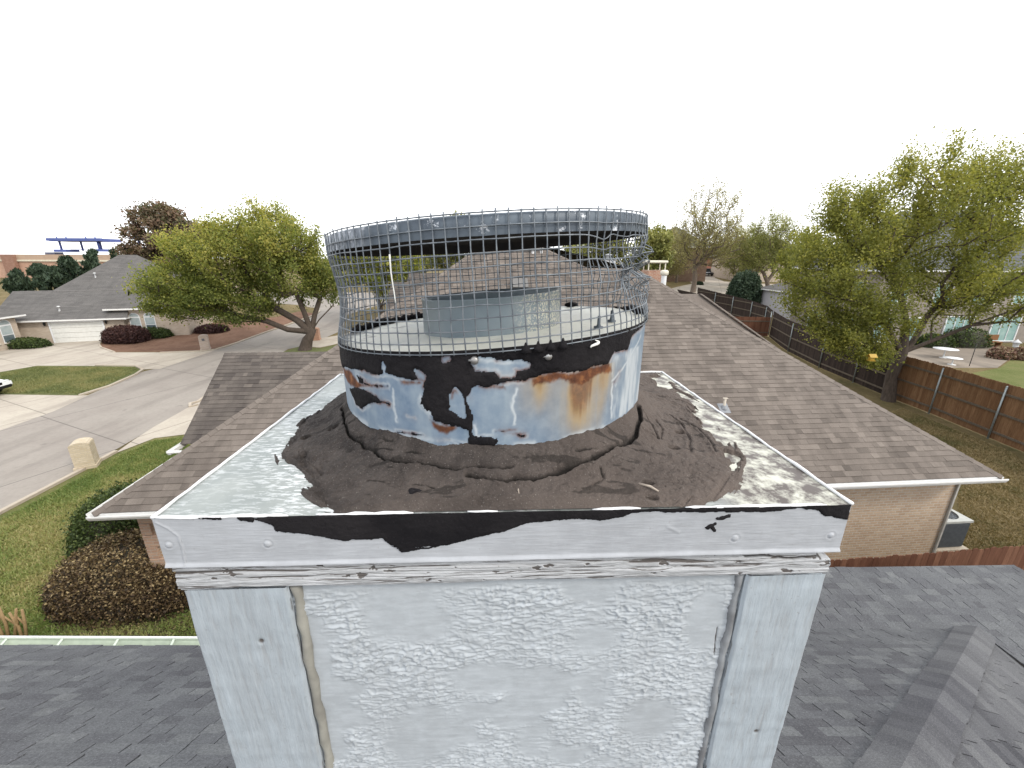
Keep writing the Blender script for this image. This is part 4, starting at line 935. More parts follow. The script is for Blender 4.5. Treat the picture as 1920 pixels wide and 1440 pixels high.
# far gable wing seen over the left hip
t2 = 14.0
def tz(px, py, t):
    d = ray(px, py); P = CAM_P+d*(((NA-CAM_P) @ NN+t)/(d @ NN)); return float((P-NA) @ NE), float(P[2])
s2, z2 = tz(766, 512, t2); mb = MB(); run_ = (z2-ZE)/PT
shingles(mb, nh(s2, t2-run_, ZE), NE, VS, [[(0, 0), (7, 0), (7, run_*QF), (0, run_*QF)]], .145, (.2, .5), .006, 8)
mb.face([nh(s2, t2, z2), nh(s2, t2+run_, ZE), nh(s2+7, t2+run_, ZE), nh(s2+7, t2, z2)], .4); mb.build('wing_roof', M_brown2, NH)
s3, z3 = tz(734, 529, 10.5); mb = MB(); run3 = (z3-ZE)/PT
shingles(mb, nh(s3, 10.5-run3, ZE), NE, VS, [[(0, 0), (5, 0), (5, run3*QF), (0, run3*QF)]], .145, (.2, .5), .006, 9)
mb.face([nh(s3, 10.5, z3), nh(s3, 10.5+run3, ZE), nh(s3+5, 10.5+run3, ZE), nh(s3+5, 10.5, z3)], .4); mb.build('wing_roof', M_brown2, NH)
mb = MB(); mb.extr([nh(s3+.3, 10.5-run3+.4, 0), nh(s3+.3, 10.5-run3+.4, ZE), nh(s3+.3, 10.5, z3-.2), nh(s3+.3, 10.5+run3-.4, ZE), nh(s3+.3, 10.5+run3-.4, 0)][::-1], 1.5*NE); mb.build('wall', M_nbrick, NH)
# garden-side wing whose hip shows beyond the right hip
sr, zr_ = tz(1310, 551, 9.0); sr2, zr2 = tz(1279, 544, 11.0)
mb = MB(); q0 = nh(NL+.9, 5.2, ZE)
mb.face([nh(sr, 9.0, zr_), q0, nh(NL+.9, 15, ZE), nh(sr2, 11.5, zr_)][::-1], .4); mb.face([nh(sr, 9.0, zr_), nh(sr-5, 9.0, zr_-.0), nh(sr-5, 5.2, ZE), q0][::-1], .5); mb.build('wing_roof', M_brown, NH)
mb = MB(); caps(mb, q0, nh(sr, 9.0, zr_), -NN, NE, upn, L=.2, w=.13, seed=8); mb.build('ridge_cap', M_brown, NH)
# roof furniture
def onF(px, py):
    d = ray(px, py); n_ = np.cross(NE, VS); return CAM_P+d*(((NA-CAM_P) @ n_)/(d @ n_))
M_pvc = simple('weathered_pvc', (.52, .47, .40), (.38, .34, .28), 30, .6, .1)
P = onF(1357, 766); mb = MB(); mb.lathe(P, [(.030, -.05), (.030, .27), (.024, .27), (.024, 0)], 14); VP = mb.build('vent_pipe', M_pvc, NH)
mb = MB(); n_ = np.cross(NE, VS); mb.box(P+n_*.012, (.26, .30, .006), ax=(NE, VS, n_)); mb.lathe(P, [(.08, 0), (.05, .06), (.034, .09)], 14); mb.build('flashing', simple('lead_flashing', (.16, .17, .19), (.24, .25, .26), 20, .6), VP)
mb = MB(); mb.box(P+np.array([0, 0, .275]), (.12, .06, .025), bevel=.008); mb.build('vent_cap', M_pvc, VP)
P = onF(975, 537); mb = MB(); mb.box(P+n_*.06, (.42, .36, .12), ax=(NE, VS, n_), bevel=.02); mb.box(P+n_*.13+VS*.02, (.5, .46, .02), ax=(NE, VS, n_)); mb.build('roof_vent', simple('dull_vent', (.15, .145, .14), None, 20, .6), NH)
for px, py in ((999, 474.5), (1015, 474)):
    P = onF(px, py); mb = MB(); mb.lathe(P, [(.05, -.05), (.05, .22), (.11, .22), (.11, .30), (.02, .33)], 12); mb.build('vent_pipe', M_white, NH)
M_cream = simple('cream_paint', (.66, .62, .52), None, 20, .6, .05)
# brick chimney with a cream canopy and a white boxed chimney, behind the right hip
def chim_at(px, py, Y): return aty(px, py, Y)
P = chim_at(1232, 507, 23.0); mb = MB(); w = 1.02
mb.box(P+np.array([0, .5, -1.5]), (w, 1.0, 3.0), rz=.08); BCH = mb.build('chimney', brick_mat('red_brick', (.36, .17, .11), (.45, .25, .17), (.45, .40, .34)), NH)
mb = MB()
for i in (-1, 1):
    for j in (-1, 1): mb = MB(); mb.box(P+np.array([i*w*.44, .5+j*.42, .20]), (.05, .05, .40), rz=.08); mb.build('canopy_post', M_cream, BCH)
mb = MB(); mb.box(P+np.array([0, .5, .44]), (w+.08, 1.08, .14), rz=.08, bevel=.06); mb.build('canopy_top', bpy.data.materials['cream_paint'], BCH)
P = chim_at(1246, 511, 21.5); mb = MB(); mb.lathe(P-np.array([0, 0, .9]), [(.13, 0), (.13, .75)], 14); FP = mb.build('flue_stack', M_white, NH)
mb = MB(); mb.lathe(P-np.array([0, 0, .9]), [(.13, .75), (.2, .80), (.2, .96), (.12, 1.02), (.01, 1.03)], 14); mb.build('flue_cap', bpy.data.materials['cream_paint'], FP)
P = chim_at(1140, 487, 27.0); mb = MB(); mb.box(P+np.array([0, .4, -1.1]), (.98, .8, 2.2)); WCH = mb.build('chimney', M_white, NH)
mb = MB(); mb.box(P+np.array([0, .4, .02]), (1.12, .94, .06)); mb.lathe(P+np.array([.1, .4, .05]), [(.14, 0), (.14, .2), (.24, .22), (.24, .26), (.01, .32)], 14); mb.build('chimney_cap', simple('grey_metal', (.35, .36, .37), None, 20, .5), WCH)

# ================================================================== own house roof
OH = thing('house', 'house under dark grey shingles in front, its roof carrying the white chimney', 'house', (0, -2, 0))
mO = .667; qO = math.sqrt(1+mO*mO); OE = np.array([0, 4.07, H-4.85]); VO = np.array([0, -1, mO])/qO; UO = np.array([-1.0, 0, 0])
xr = lambda y: 7.02+(y-4.82)*4.25/2.85                           # the hip line in plan
vy = lambda y: (4.07-y)*qO
mb = MB()
shingles(mb, OE, UO, VO, [[(-xr(4.07), 0), (13, 0), (13, vy(-3)), (-xr(-3), vy(-3))], [(-xr(4.82), vy(4.82)), (-1.2, vy(4.82)), (-1.2, 0), (-xr(4.07), 0)]], .142, (.11, .30), .0062, 12, .009, .014)
OR = mb.build('roof', M_grey, OH)
m3 = .447; q3 = math.sqrt(1+m3*m3); V3 = np.array([-1, 0, m3])/q3; E3 = np.array([7.02, 0, H-5.35]); vx = lambda x: (7.02-x)*q3
mb = MB(); shingles(mb, E3, np.array([0, 1.0, 0]), V3, [[(-3, 0), (4.82, 0), (-3, vx(xr(-3)))]], .142, (.11, .30), .0062, 13, .009, .014)
M_grey2 = shingle_mat('dusty_charcoal_shingles', [(.056, .057, .064), (.082, .083, .092), (.108, .110, .118), (.15, .152, .155)], 90)
mb.build('side_slope', M_grey2, OH)
p2 = .10/1.4; q2 = math.sqrt(1+p2*p2); V2 = np.array([0, -1, p2])/q2; E2 = np.array([0, 6.22, H-5.45])
mb = MB(); shingles(mb, E2, UO, V2, [[(-9.36, -.08), (-1.2, .12), (-1.2, 1.41), (-9.36, 1.41)], [(-9.36, 1.41), (-7.02, 1.41), (-7.02, 6), (-9.36, 6)]], .142, (.11, .30), .0062, 14, .009, .014)
mb.build('lower_slope', M_grey, OH)
mb = MB(); Ro = lambda y: np.array([xr(y), y, H-4.85+mO*(4.07-y)])
a, b = Ro(4.82), Ro(-3); caps(mb, a, b, perp(-VO, a, b), perp(-V3, a, b), upn, L=.185, w=.21, th=.030, seed=5, tone=(.15, .75)); mb.build('ridge_cap', M_grey2, OH)
M_gut = simple('pale_green_gutter', (.50, .56, .47), (.42, .47, .40), 12, .5, .08)
mb = MB(); channel(mb, (-13, 4.075, H-4.86), (-1.2, 4.075, H-4.86), (0, 1, 0), .13, .11, .02); OG = mb.build('gutter', M_gut, OH)
mb = MB()
for i in range(16):
    x = -12.6+i*.74; mb = MB(); mb.box((x, 4.14, H-4.866), (.028, .13, .006), rz=.35); mb.build('gutter_strap', M_gut, OG)
mb = MB(); mb.tube([(-13, 4.205, H-4.857), (-1.2, 4.205, H-4.857)], .013, 8); mb.build('gutter_lip', M_white, OG)
mb = MB(); mb.box((-6, 3.1, (H-5.1)/2), (13.4, 1.0, H-5.1)); mb.box((5, 5.2, (H-5.7)/2), (8, 1.6, H-5.7)); mb.build('wall', M_nbrick, OH)
mb = MB(); mb.box((-7.1, 4.06, H-4.95), (11.8, .02, .15)); mb.box((5.2, 6.02, H-5.58), (8.2, .02, .13)); mb.build('eave_board', M_sof, OH)

# ================================================================== trees and shrubs
M_bark = simple('grey_bark', (.085, .065, .05), (.15, .12, .095), 14, .9, .8, .03, stretch=(1, 1, .25))
M_barkd = simple('dark_bark', (.045, .035, .028), (.085, .065, .052), 14, .9, .8, .03, stretch=(1, 1, .25))
M_barkg = simple('pale_bark', (.14, .115, .095), (.20, .17, .14), 14, .9, .8, .03, stretch=(1, 1, .25))
def rand_in(rg, n):
    v = rg.normal(size=(n, 3)); v /= np.linalg.norm(v, axis=1)[:, None]; return v*rg.random(n)[:, None]**(1/2.4)
def leaf_quads(rg, C, size, up=.3, aspect=1.6):
    n = len(C); a = rg.normal(size=(n, 3)); a[:, 2] += up; a /= np.linalg.norm(a, axis=1)[:, None]
    b = rg.normal(size=(n, 3)); b = np.cross(a, b); b /= np.linalg.norm(b, axis=1)[:, None]
    s = size*(.6+.8*rg.random(n))[:, None]; L, Wd = a*s*aspect*.5, b*s*.5
    return np.stack([C-L-Wd*.5, C-L*.1+Wd, C+L, C-L*.1-Wd], 1)
def tree(name, label, base, fork, blobs, nclust, nleaf, lsize, lmat, bmat, trunk_r, seed, spread=.9, cat='tree', group=None, rise=.0, tone_up=.5, twig=.012, limbs=None, spray=0.0):
    """blobs: ellipsoids (cx, cy, cz, rx, ry, rz, weight) in world space; a branch skeleton is grown from the trunk to clumps inside them"""
    rg = np.random.default_rng(seed); T = thing(name, label, cat, base, group)
    base = np.array(base, float); fork = np.array(fork, float)
    wts = np.array([b[6] for b in blobs], float); wts /= wts.sum()
    C = []
    for b, w in zip(blobs, wts):
        q = rand_in(rg, max(1, int(nclust*w))); C.append(np.array(b[:3])+q*np.array(b[3:6]))
    C = np.concatenate(C)
    zmid = np.average([b[2] for b in blobs], weights=wts)
    nodes = [base, base*.55+fork*.45+rg.normal(size=3)*.06*np.linalg.norm(fork-base), fork]; par = [-1, 0, 1]; plen = [0, 1, 0]
    if limbs:
        for L in limbs:
            p = 2
            for q in L: nodes.append(np.array(q, float)); par.append(p); plen.append(plen[p]+np.linalg.norm(nodes[-1]-nodes[p])); p = len(nodes)-1
    order = np.argsort(np.linalg.norm(C-fork, axis=1)); leafn = []
    for ci in order:
        c = C[ci]; N = np.array(nodes[2:]); d = np.linalg.norm(N-c, axis=1); below = np.maximum(0, N[:, 2]-c[2])
        cost = d+.28*np.array(plen[2:])+1.1*below
        k_ = int(np.argmin(cost))+2; p0 = nodes[k_]; L = np.linalg.norm(c-p0); m = max(1, int(L/1.1)); p = k_
        for j in range(1, m+1):
            f = j/m; q = p0+(c-p0)*f+np.array([0, 0, -.10*L*math.sin(math.pi*f)*(1 if rise == 0 else -rise)])+(rg.normal(size=3)*.07*L/m if j < m else 0)
            nodes.append(q); par.append(p); plen.append(plen[p]+np.linalg.norm(q-nodes[p])); p = len(nodes)-1
        leafn.append(p)
    n = len(nodes); wgt = np.zeros(n); ch = [[] for _ in range(n)]
    for i in range(n-1, 0, -1): ch[par[i]].append(i)
    for i in range(n-1, -1, -1):
        if not ch[i]: wgt[i] = 1
        if i > 0: wgt[par[i]] += wgt[i]
    rad = np.maximum(twig, trunk_r*(wgt/wgt[0])**.46); rad[0] = trunk_r*1.25
    mb = MB()
    def chain(i, start):
        path = [start, i] if start is not None else [i]
        while ch[i]:
            kids = sorted(ch[i], key=lambda q: -wgt[q])
            for q in kids[1:]: stack.append((q, i))
            i = kids[0]; path.append(i)
        return path
    stack = [(0, None)]
    while stack:
        i, st = stack.pop(); path = chain(i, st)
        if len(path) < 2: continue
        rr_ = [rad[q] for q in path]
        if st is not None: rr_[0] = min(rad[st], rr_[1]*1.15)
        rr_[-1] *= .5
        P_ = [nodes[q] for q in path]
        if st is None: P_ = [P_[0]-np.array([0, 0, .25])]+P_; rr_ = [rr_[0]*1.35]+rr_
        mb.tube(P_, rr_, 9 if rr_[0] > .12 else (6 if rr_[0] > .04 else 4), caps=False)
    mb.build('trunk', bmat, T, uv=False)
    ends = np.array([nodes[i] for i in leafn]); pe = np.array([nodes[par[i]] for i in leafn])
    per = max(1, nleaf//len(ends)); R_ = np.repeat(np.arange(len(ends)), per); k2 = len(R_)
    f = rg.random(k2)[:, None]; cen = ends[R_]*f**.5+pe[R_]*(1-f**.5)
    scat = np.clip(rg.normal(size=(k2, 3)), -1.7, 1.7)*spread*np.array([1, 1, .75]); cen = cen+scat*(.35+.65*rg.random(k2)[:, None])
    if spray > 0:                                                # upward sprays at the outside of the crown
        out = ends-fork; out /= np.linalg.norm(out, axis=1)[:, None]; out[:, 2] += .6
        cen = cen+out[R_]*(rg.random(k2)[:, None]**2)*spray
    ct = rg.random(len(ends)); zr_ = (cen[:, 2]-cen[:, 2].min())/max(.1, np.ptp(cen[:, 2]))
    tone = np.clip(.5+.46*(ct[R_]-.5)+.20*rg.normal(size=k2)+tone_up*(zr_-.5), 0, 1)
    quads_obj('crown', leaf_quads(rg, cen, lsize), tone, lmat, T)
    return T
def V3p(px, py, Y): return aty(px, py, Y)
M_oakleaf = leaf_mat('live_oak_leaves', [(.085, .112, .032), (.145, .175, .046), (.22, .245, .062), (.32, .32, .085), (.43, .39, .115)], .5)
M_elmleaf = leaf_mat('spring_elm_leaves', [(.125, .145, .042), (.19, .205, .052), (.27, .275, .07), (.38, .355, .095)], .55)
M_budleaf = leaf_mat('budding_leaves', [(.16, .145, .07), (.26, .24, .10), (.38, .33, .15)], .3)
M_pine = leaf_mat('browned_pine', [(.09, .10, .05), (.13, .10, .065), (.20, .125, .09), (.17, .17, .075)], .25)
M_cedar = leaf_mat('dark_cedar', [(.020, .036, .022), (.036, .060, .036), (.065, .092, .052)], .15)
M_dist = leaf_mat('hazy_green_leaves', [(.12, .135, .045), (.18, .195, .06), (.26, .265, .085), (.34, .33, .12)], .3)
# big spreading oak across the street
b0 = g(572, 656); yb = b0[1]
def cb(px, py, dy, rx, ry, rz, w): P = aty(px, py, yb+dy); return (P[0], P[1], P[2], rx, ry, rz, w)
LB = lambda px, py, dy: aty(px, py, yb+dy)
tree('oak_tree', 'wide green oak leaning over the street on several stout dark limbs', b0, aty(584, 622, yb),
     [cb(500, 455, 0, 4.3, 4.2, 2.6, 3), cb(410, 500, -.5, 4.6, 4, 2.9, 3.4), cb(345, 550, -1, 3.2, 3.2, 2.6, 2), cb(560, 500, 0, 2.8, 3.4, 2.9, 2.2), cb(440, 560, -1, 4.0, 3.4, 1.9, 2), cb(300, 565, -1, 1.7, 2, 1.6, .7), cb(600, 535, .5, 1.4, 2, 1.9, .7), cb(390, 470, 1, 2.6, 3, 1.8, .9), cb(490, 430, 1, 3.0, 3, 1.5, .7)],
     420, 100000, .105, M_oakleaf, M_barkd, .42, 21, .46, limbs=[[LB(540, 618, -.6), LB(500, 602, -1), LB(440, 590, -1.2)], [LB(556, 600, 0), LB(520, 580, 0)], [LB(590, 590, .4), LB(600, 560, .6)], [LB(570, 585, 0), LB(555, 550, 0)], [LB(598, 600, .3), LB(625, 572, .5)]], tone_up=.62, spray=.7)
# browned pine behind it
def pine_like(name, label, px, top, bot, wpx, Y, seed, lmat, n, cat='tree', group=None):
    B = aty(px, bot, Y); base = (B[0], B[1], terr(B[0], B[1])); Tp = aty(px, top, Y); r = wpx/2/F_PX*Y*.95
    h = Tp[2]-base[2]; cz = lambda f: base[2]+h*f
    return tree(name, label, base, (B[0], B[1], base[2]+h*.55), [(B[0], B[1], cz(.66), r*.95, r*.8, h*.20, 3), (B[0]-.1*r, B[1], cz(.86), r*.55, r*.5, h*.13, 2), (B[0]+.45*r, B[1], cz(.72), r*.55, r*.5, h*.12, 1.2), (B[0]-.4*r, B[1], cz(.5), r*.7, r*.6, h*.10, 1.2), (B[0]+.2*r, B[1], cz(.42), r*.75, r*.6, h*.10, 1)], 260, n, .20, lmat, M_barkd, .32, seed, .6, cat, group, tone_up=-.3)
pine_like('pine_tree', 'tall pine with browned needles behind the garage house', 348, 378, 600, 165, 56, 31, M_pine, 30000)
# cedars in front of the store
def cedar(label, px, top, wpx, Y, seed):
    rg = np.random.default_rng(seed); Tp = aty(px, top, Y); B = np.array([Tp[0], Tp[1], terr(Tp[0], Tp[1])]); h = Tp[2]-B[2]; r = wpx/2/F_PX*Y
    T = thing('cedar_tree', label, 'tree', B, 'dark cedars in front of the store wall'); mb = MB(); mb.tube([B-np.array([0, 0, .2]), B+np.array([0, 0, h*.95])], [.2, .03], 7); mb.build('trunk', M_barkd, T, uv=False)
    n = 7000; nb = 46; bh = np.sort(rg.random(nb))**.85; ba = rg.random(nb)*6.283; f = rg.random(n); k_ = rg.integers(0, nb, n); hh_ = bh[k_]
    L = r*(1.05-hh_)**.8*(.75+.5*rg.random(nb))[k_]*f**.7
    L = L*.85; c = np.stack([B[0]+np.cos(ba[k_])*L, B[1]+np.sin(ba[k_])*L, B[2]+.1+h*.93*hh_+L*.95], 1)+rg.normal(size=(n, 3))*.13
    quads_obj('crown', leaf_quads(rg, c, .20, 1.8, 3.2), np.clip(.45+.2*rg.normal(size=n)+.25*(f-.5), 0, 1), M_cedar, T)
for i, (lb, px, top, w) in enumerate((('small pointed dark cedar, leftmost of those before the store', 26, 506, 44), ('low broad dark cedar left of the tallest ones', 72, 497, 60), ('bushy dark cedar in the middle of the row before the store', 122, 482, 70), ('tall dark cedar rising beside the grey roof peak', 172, 468, 66), ('slim dark cedar tip just behind the grey roof peak', 212, 466, 24))): cedar(lb, px, top, w, 62, 40+i)
# trees seen through and around the cage
def round_tree(name, label, px, top, bot, wpx, Y, seed, lmat, bmat, n, ls, tr=.22, ncl=110, base_py=None, group=None, flat=1.0, lean=0, spread=.55, spray=.5, rise=0):
    B = aty(px, 600, Y); base = np.array([B[0]+lean, B[1], terr(B[0], B[1])]); zt, zb = aty(px, top, Y)[2], aty(px, bot, Y)[2]; r = wpx/2/F_PX*Y*.93
    cz, rz = (zt+zb)/2, (zt-zb)/2*.9
    return tree(name, label, base, (base[0]*.7+B[0]*.3, B[1], max(base[2]+.8, zb*.75+base[2]*.25)), [(B[0], B[1], cz, r*.9, r*.85, rz*.9, 3), (B[0]-.45*r, B[1], cz-.15*rz, r*.5, r*.5, rz*.6, 1), (B[0]+.45*r, B[1]+.2*r, cz-.1*rz, r*.5, r*.5, rz*.65, 1), (B[0]+.1*r, B[1]-.3*r, cz+.35*rz, r*.55, r*.5, rz*.5, 1)], ncl, n, ls, lmat, bmat, tr, seed, spread, 'tree', group, rise, spray=spray)
round_tree('street_tree', 'leafy green tree with dark forked trunk seen through the left of the cage', 716, 432, 566, 210, 47, 51, M_oakleaf, M_barkd, 17000, .19, .26)
round_tree('street_tree', 'tall yellow green tree whose top shows just above the metal lid', 856, 378, 525, 150, 62, 52, M_dist, M_bark, 13000, .24, .28)
round_tree('street_tree', 'pale green tree behind the roofs, seen through the right half of the cage', 1112, 418, 540, 170, 58, 53, M_dist, M_bark, 12000, .22, .25)
round_tree('street_tree', 'bright green tree rising just right of the cage', 1212, 412, 535, 82, 60, 54, M_dist, M_bark, 11000, .22, .25)
round_tree('street_tree', 'yellow green tree low behind the left roof ridge, seen through the cage', 800, 425, 530, 170, 72, 55, M_dist, M_bark, 9000, .25, .25)
# half-bare trees down the side street
tb = g(1299, 548)
def bare(label, base, px, top, bot, wpx, Y, seed, n, lm, tr, ncl=420, group='half bare street trees'):
    P = aty(px, (top+bot)/2, Y); r = wpx/2/F_PX*Y; rz = (bot-top)/2/F_PX*Y
    return tree('budding_tree', label, base, (base[0], base[1], base[2]+rz*.35), [(P[0], P[1], P[2]+.1*rz, r*.85, r*.8, rz*.85, 3), (P[0]-.35*r, P[1], P[2]-.3*rz, r*.55, r*.5, rz*.55, 1), (P[0]+.4*r, P[1], P[2]-.25*rz, r*.55, r*.5, rz*.5, 1)], ncl, n*3, .13, lm, M_bark, tr, seed, .55, 'tree', group, 1.0, .25, .016, spray=1.0)
bare('tall half bare tree with fanned branches beside the pale driveway', tb, 1328, 350, 520, 145, tb[1], 61, 7000, M_budleaf, .40, 560)
b_ = g(1355, 518); bare('sparse olive tree on the far lawn, right of the dark car', b_, 1372, 425, 500, 95, b_[1], 62, 5000, M_budleaf, .34)
b_ = g(1268, 530); bare('small half bare tree left of the driveway', b_, 1265, 430, 520, 70, b_[1], 63, 3500, M_budleaf, .24, 260)
P = aty(1440, 520, 74); bare('broad budding tree behind the white gable, thick with twigs', np.array([P[0], P[1], terr(0, 74)]), 1442, 408, 520, 125, 74, 64, 8000, M_dist, .36)
P = aty(1400, 500, 84); bare('wide budding tree before the far dark roofs', np.array([P[0], P[1], terr(0, 84)]), 1402, 425, 525, 110, 84, 66, 7000, M_dist, .3)
P = aty(1225, 500, 84); bare('thin budding tree beside the pointed dark roof', np.array([P[0], P[1], terr(0, 84)]), 1248, 440, 530, 80, 84, 67, 5000, M_budleaf, .25)
P = aty(1500, 520, 60); round_tree('yard_tree', 'olive green tree between the far roofs and the large elm', 1490, 415, 560, 110, 58, 65, M_elmleaf, M_bark, 9000, .2, .24, 80)
# large elm by the right fence
eb = np.array([21.0, 21.6, 0]); ey_ = 21.8
def eb_(px, py, dy, rx, ry, rz, w): P = aty(px, py, ey_+dy); return (P[0], P[1], P[2], rx, ry, rz, w)
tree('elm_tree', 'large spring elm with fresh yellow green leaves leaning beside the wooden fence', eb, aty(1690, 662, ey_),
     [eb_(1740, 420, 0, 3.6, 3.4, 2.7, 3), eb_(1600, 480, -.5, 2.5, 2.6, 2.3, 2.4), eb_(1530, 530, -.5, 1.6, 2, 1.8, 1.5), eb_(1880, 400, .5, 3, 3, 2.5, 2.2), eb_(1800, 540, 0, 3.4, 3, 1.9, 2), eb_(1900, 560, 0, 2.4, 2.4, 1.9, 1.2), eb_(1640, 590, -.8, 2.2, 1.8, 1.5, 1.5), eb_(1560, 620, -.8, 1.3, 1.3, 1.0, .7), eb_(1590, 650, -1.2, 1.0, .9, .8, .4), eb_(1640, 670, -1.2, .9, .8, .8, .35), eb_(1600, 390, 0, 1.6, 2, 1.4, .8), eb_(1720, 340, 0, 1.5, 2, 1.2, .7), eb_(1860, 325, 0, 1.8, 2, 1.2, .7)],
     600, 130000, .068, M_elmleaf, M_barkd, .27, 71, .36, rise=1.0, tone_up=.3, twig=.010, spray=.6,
     limbs=[[aty(1712, 640, ey_), aty(1740, 590, ey_), aty(1790, 530, ey_)], [aty(1700, 610, ey_), aty(1690, 560, ey_), aty(1670, 500, ey_)], [aty(1745, 640, ey_), aty(1820, 610, ey_-.3), aty(1890, 585, ey_-.5)], [aty(1660, 610, ey_-.4), aty(1620, 570, ey_-.6)]])
def shrub(name, label, c, r, lmat, n, ls, seed, core=(.03, .028, .02), group=None, flat=.15, cat='shrub', tu=.3):
    """clipped shrub: c = ground centre, r = radii"""
    rg = np.random.default_rng(seed); c = np.array(c, float); r = np.array(r, float); T = thing(name, label, cat, c, group)
    v = rg.normal(size=(n, 3)); v[:, 2] = np.abs(v[:, 2]); v /= np.linalg.norm(v, axis=1)[:, None]
    v = np.sign(v)*np.abs(v)**.78; dep = 1-.16*rg.random(n)**2+.05*np.abs(rg.normal(size=n)); lump = 1+.07*fbm(v[:, 0]*3, v[:, 1]*3, v[:, 2]*3, 3, seed)
    P_ = c+v*r*(dep*lump)[:, None]
    tone = np.clip(.5+.3*rg.normal(size=n)+tu*(v[:, 2]-.5), 0, 1)
    quads_obj('foliage', leaf_quads(rg, P_, ls, .4, 1.5), tone, lmat, T)
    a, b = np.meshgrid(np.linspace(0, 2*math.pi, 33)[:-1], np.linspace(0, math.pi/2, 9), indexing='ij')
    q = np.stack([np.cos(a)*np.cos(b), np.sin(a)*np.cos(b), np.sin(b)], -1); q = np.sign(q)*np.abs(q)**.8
    grid_obj('branches', c+q*r*.86, simple('shade_core_'+str(seed), core, tuple(x*1.8 for x in core), 30, .9, .5, .02), T, None, True, True)  # solid dark dome, its colour standing for the shade inside the foliage
    return T
M_brownleaf = leaf_mat('browned_hedge_leaves', [(.012, .010, .007), (.040, .028, .017), (.085, .056, .032), (.15, .105, .055), (.40, .31, .17)], .2)
M_darkleaf = leaf_mat('dark_shrub_leaves', [(.016, .026, .008), (.035, .055, .016), (.06, .09, .025), (.11, .14, .045)], .2)
M_purple = leaf_mat('purple_shrub_leaves', [(.028, .012, .012), (.055, .026, .024), (.09, .045, .038)], .2)
shrub('hedge', 'browned clipped hedge with dead leaves beside the brick corner', (-8.75, 7.95, 0), (1.7, 1.15, 1.2), M_brownleaf, 42000, .034, 81, cat='hedge')
shrub('shrub', 'dark green rounded shrub under the left eave', (-10.05, 9.25, 0), (1.1, 1.1, 1.8), M_darkleaf, 20000, .042, 82)
P = g(240, 640); shrub('shrub', 'round purple brown shrub right of the white garage door', P, (1.75, 1.3, 1.35), M_purple, 6000, .10, 83, (.03, .015, .013))
P = g(398, 622); shrub('shrub', 'low purple shrub in the mulch under the oak', P, (1.4, 1.1, .7), M_purple, 2500, .1, 84, (.03, .015, .013))
P = g(285, 632); shrub('shrub', 'dark green shrub below the arched windows right of the garage', P+np.array([0, 0, 0]), (1.7, 1.0, .9), M_darkleaf, 3500, .1, 85)
a_, b_ = g(8, 660), g(66, 642); c_ = (a_+b_)/2
shrub('hedge', 'low dark clipped hedge under the windows at the left edge', c_, (2.2, 1.0, .75), M_darkleaf, 4500, .09, 86, cat='hedge')
P = aty(1393, 560, 56); shrub('shrub', 'tall dense dark evergreen shrub by the side street', (P[0], 56, terr(0, 56)), (1.95, 1.9, 4.7), M_cedar, 9000, .17, 87, (.012, .02, .012))
for lb, px, py, rx, rz, s in (('dark rounded bush left of the far driveway', 1258, 508, 1.6, 1.5, 88), ('wide dark hedge in front of the far houses', 1388, 508, 3.2, 1.7, 89), ('small dark bush at the foot of the tall half bare tree', 1310, 534, .8, .6, 90), ('dark spreading bush before the wall of the pointed roofed house', 1236, 512, 3.4, 2.3, 91), ('dark rounded bush against the far red brick house', 1345, 506, 2.6, 2.0, 92), ('dark green bush at the right end of the far lawn', 1440, 514, 3.6, 2.4, 93)):
    P = g(px, py); shrub('bush', lb, P, (rx, rx*.7, rz), M_cedar, 1800, .16, s, (.012, .02, .012))
# pruned stems above the gutter
T = thing('pruned_shrub', 'cut back shrub of bare tan stems above the pale gutter', 'shrub', g(30, 1200)); c0 = g(30, 1200); mb = MB(); r_ = random.Random(2)
for px, dx, h in ((4, -.05, .95), (18, .03, .85), (28, .25, .8), (44, -.1, .7), (50, .12, .78), (10, -.2, .7)):
    b_ = g(px, 1203); m_ = b_+np.array([dx*.4, .05, h*.5]); t_ = b_+np.array([dx, .05, h]); mb.tube([b_, m_, t_], [.032, .026, .02], 7); mb.tube([m_, m_+np.array([-dx*.8-.06, .02, h*.32])], [.02, .013], 6)
mb.build('stems', simple('cut_stems', (.36, .25, .13), (.25, .17, .09), 25, .8, .3), T)

# ================================================================== fences
M_cedarf = brick_mat('red_fence_boards', (.125, .055, .032), (.185, .090, .05), (.06, .03, .02), 1, 9, 9, 0)
def wood(name, a, b): 
    k = NB(name); t = k.attr('tone'); v = k.coord('Object', (1, 1, .12))
    c = k.mix(t, a, b); c = k.mix(k.ramp(k.noise(v, 22, 4, .7), [(.35, .55), (.65, 0.0)]), c, tuple(x*.5 for x in a))
    c = k.mix(k.ramp(k.noise(k.coord('Object'), .8, 3), [(.4, 0.0), (.65, .35)]), c, tuple(x*.6 for x in b))
    return k.set(c, .9, 0, .15, k.bump(k.noise(v, 40, 3), .3, .01))
M_f1 = wood('brown_fence_wood', (.155, .082, .042), (.25, .145, .078)); M_f2 = wood('dark_fence_wood', (.030, .022, .019), (.060, .043, .036)); M_f3 = wood('reddish_fence_wood', (.105, .045, .028), (.19, .095, .06))
M_rail = wood('grey_rail_wood', (.11, .09, .07), (.16, .13, .10)); M_post = simple('galvanised_post', (.30, .33, .34), (.22, .25, .25), 12, .45, .05, metal=.5)
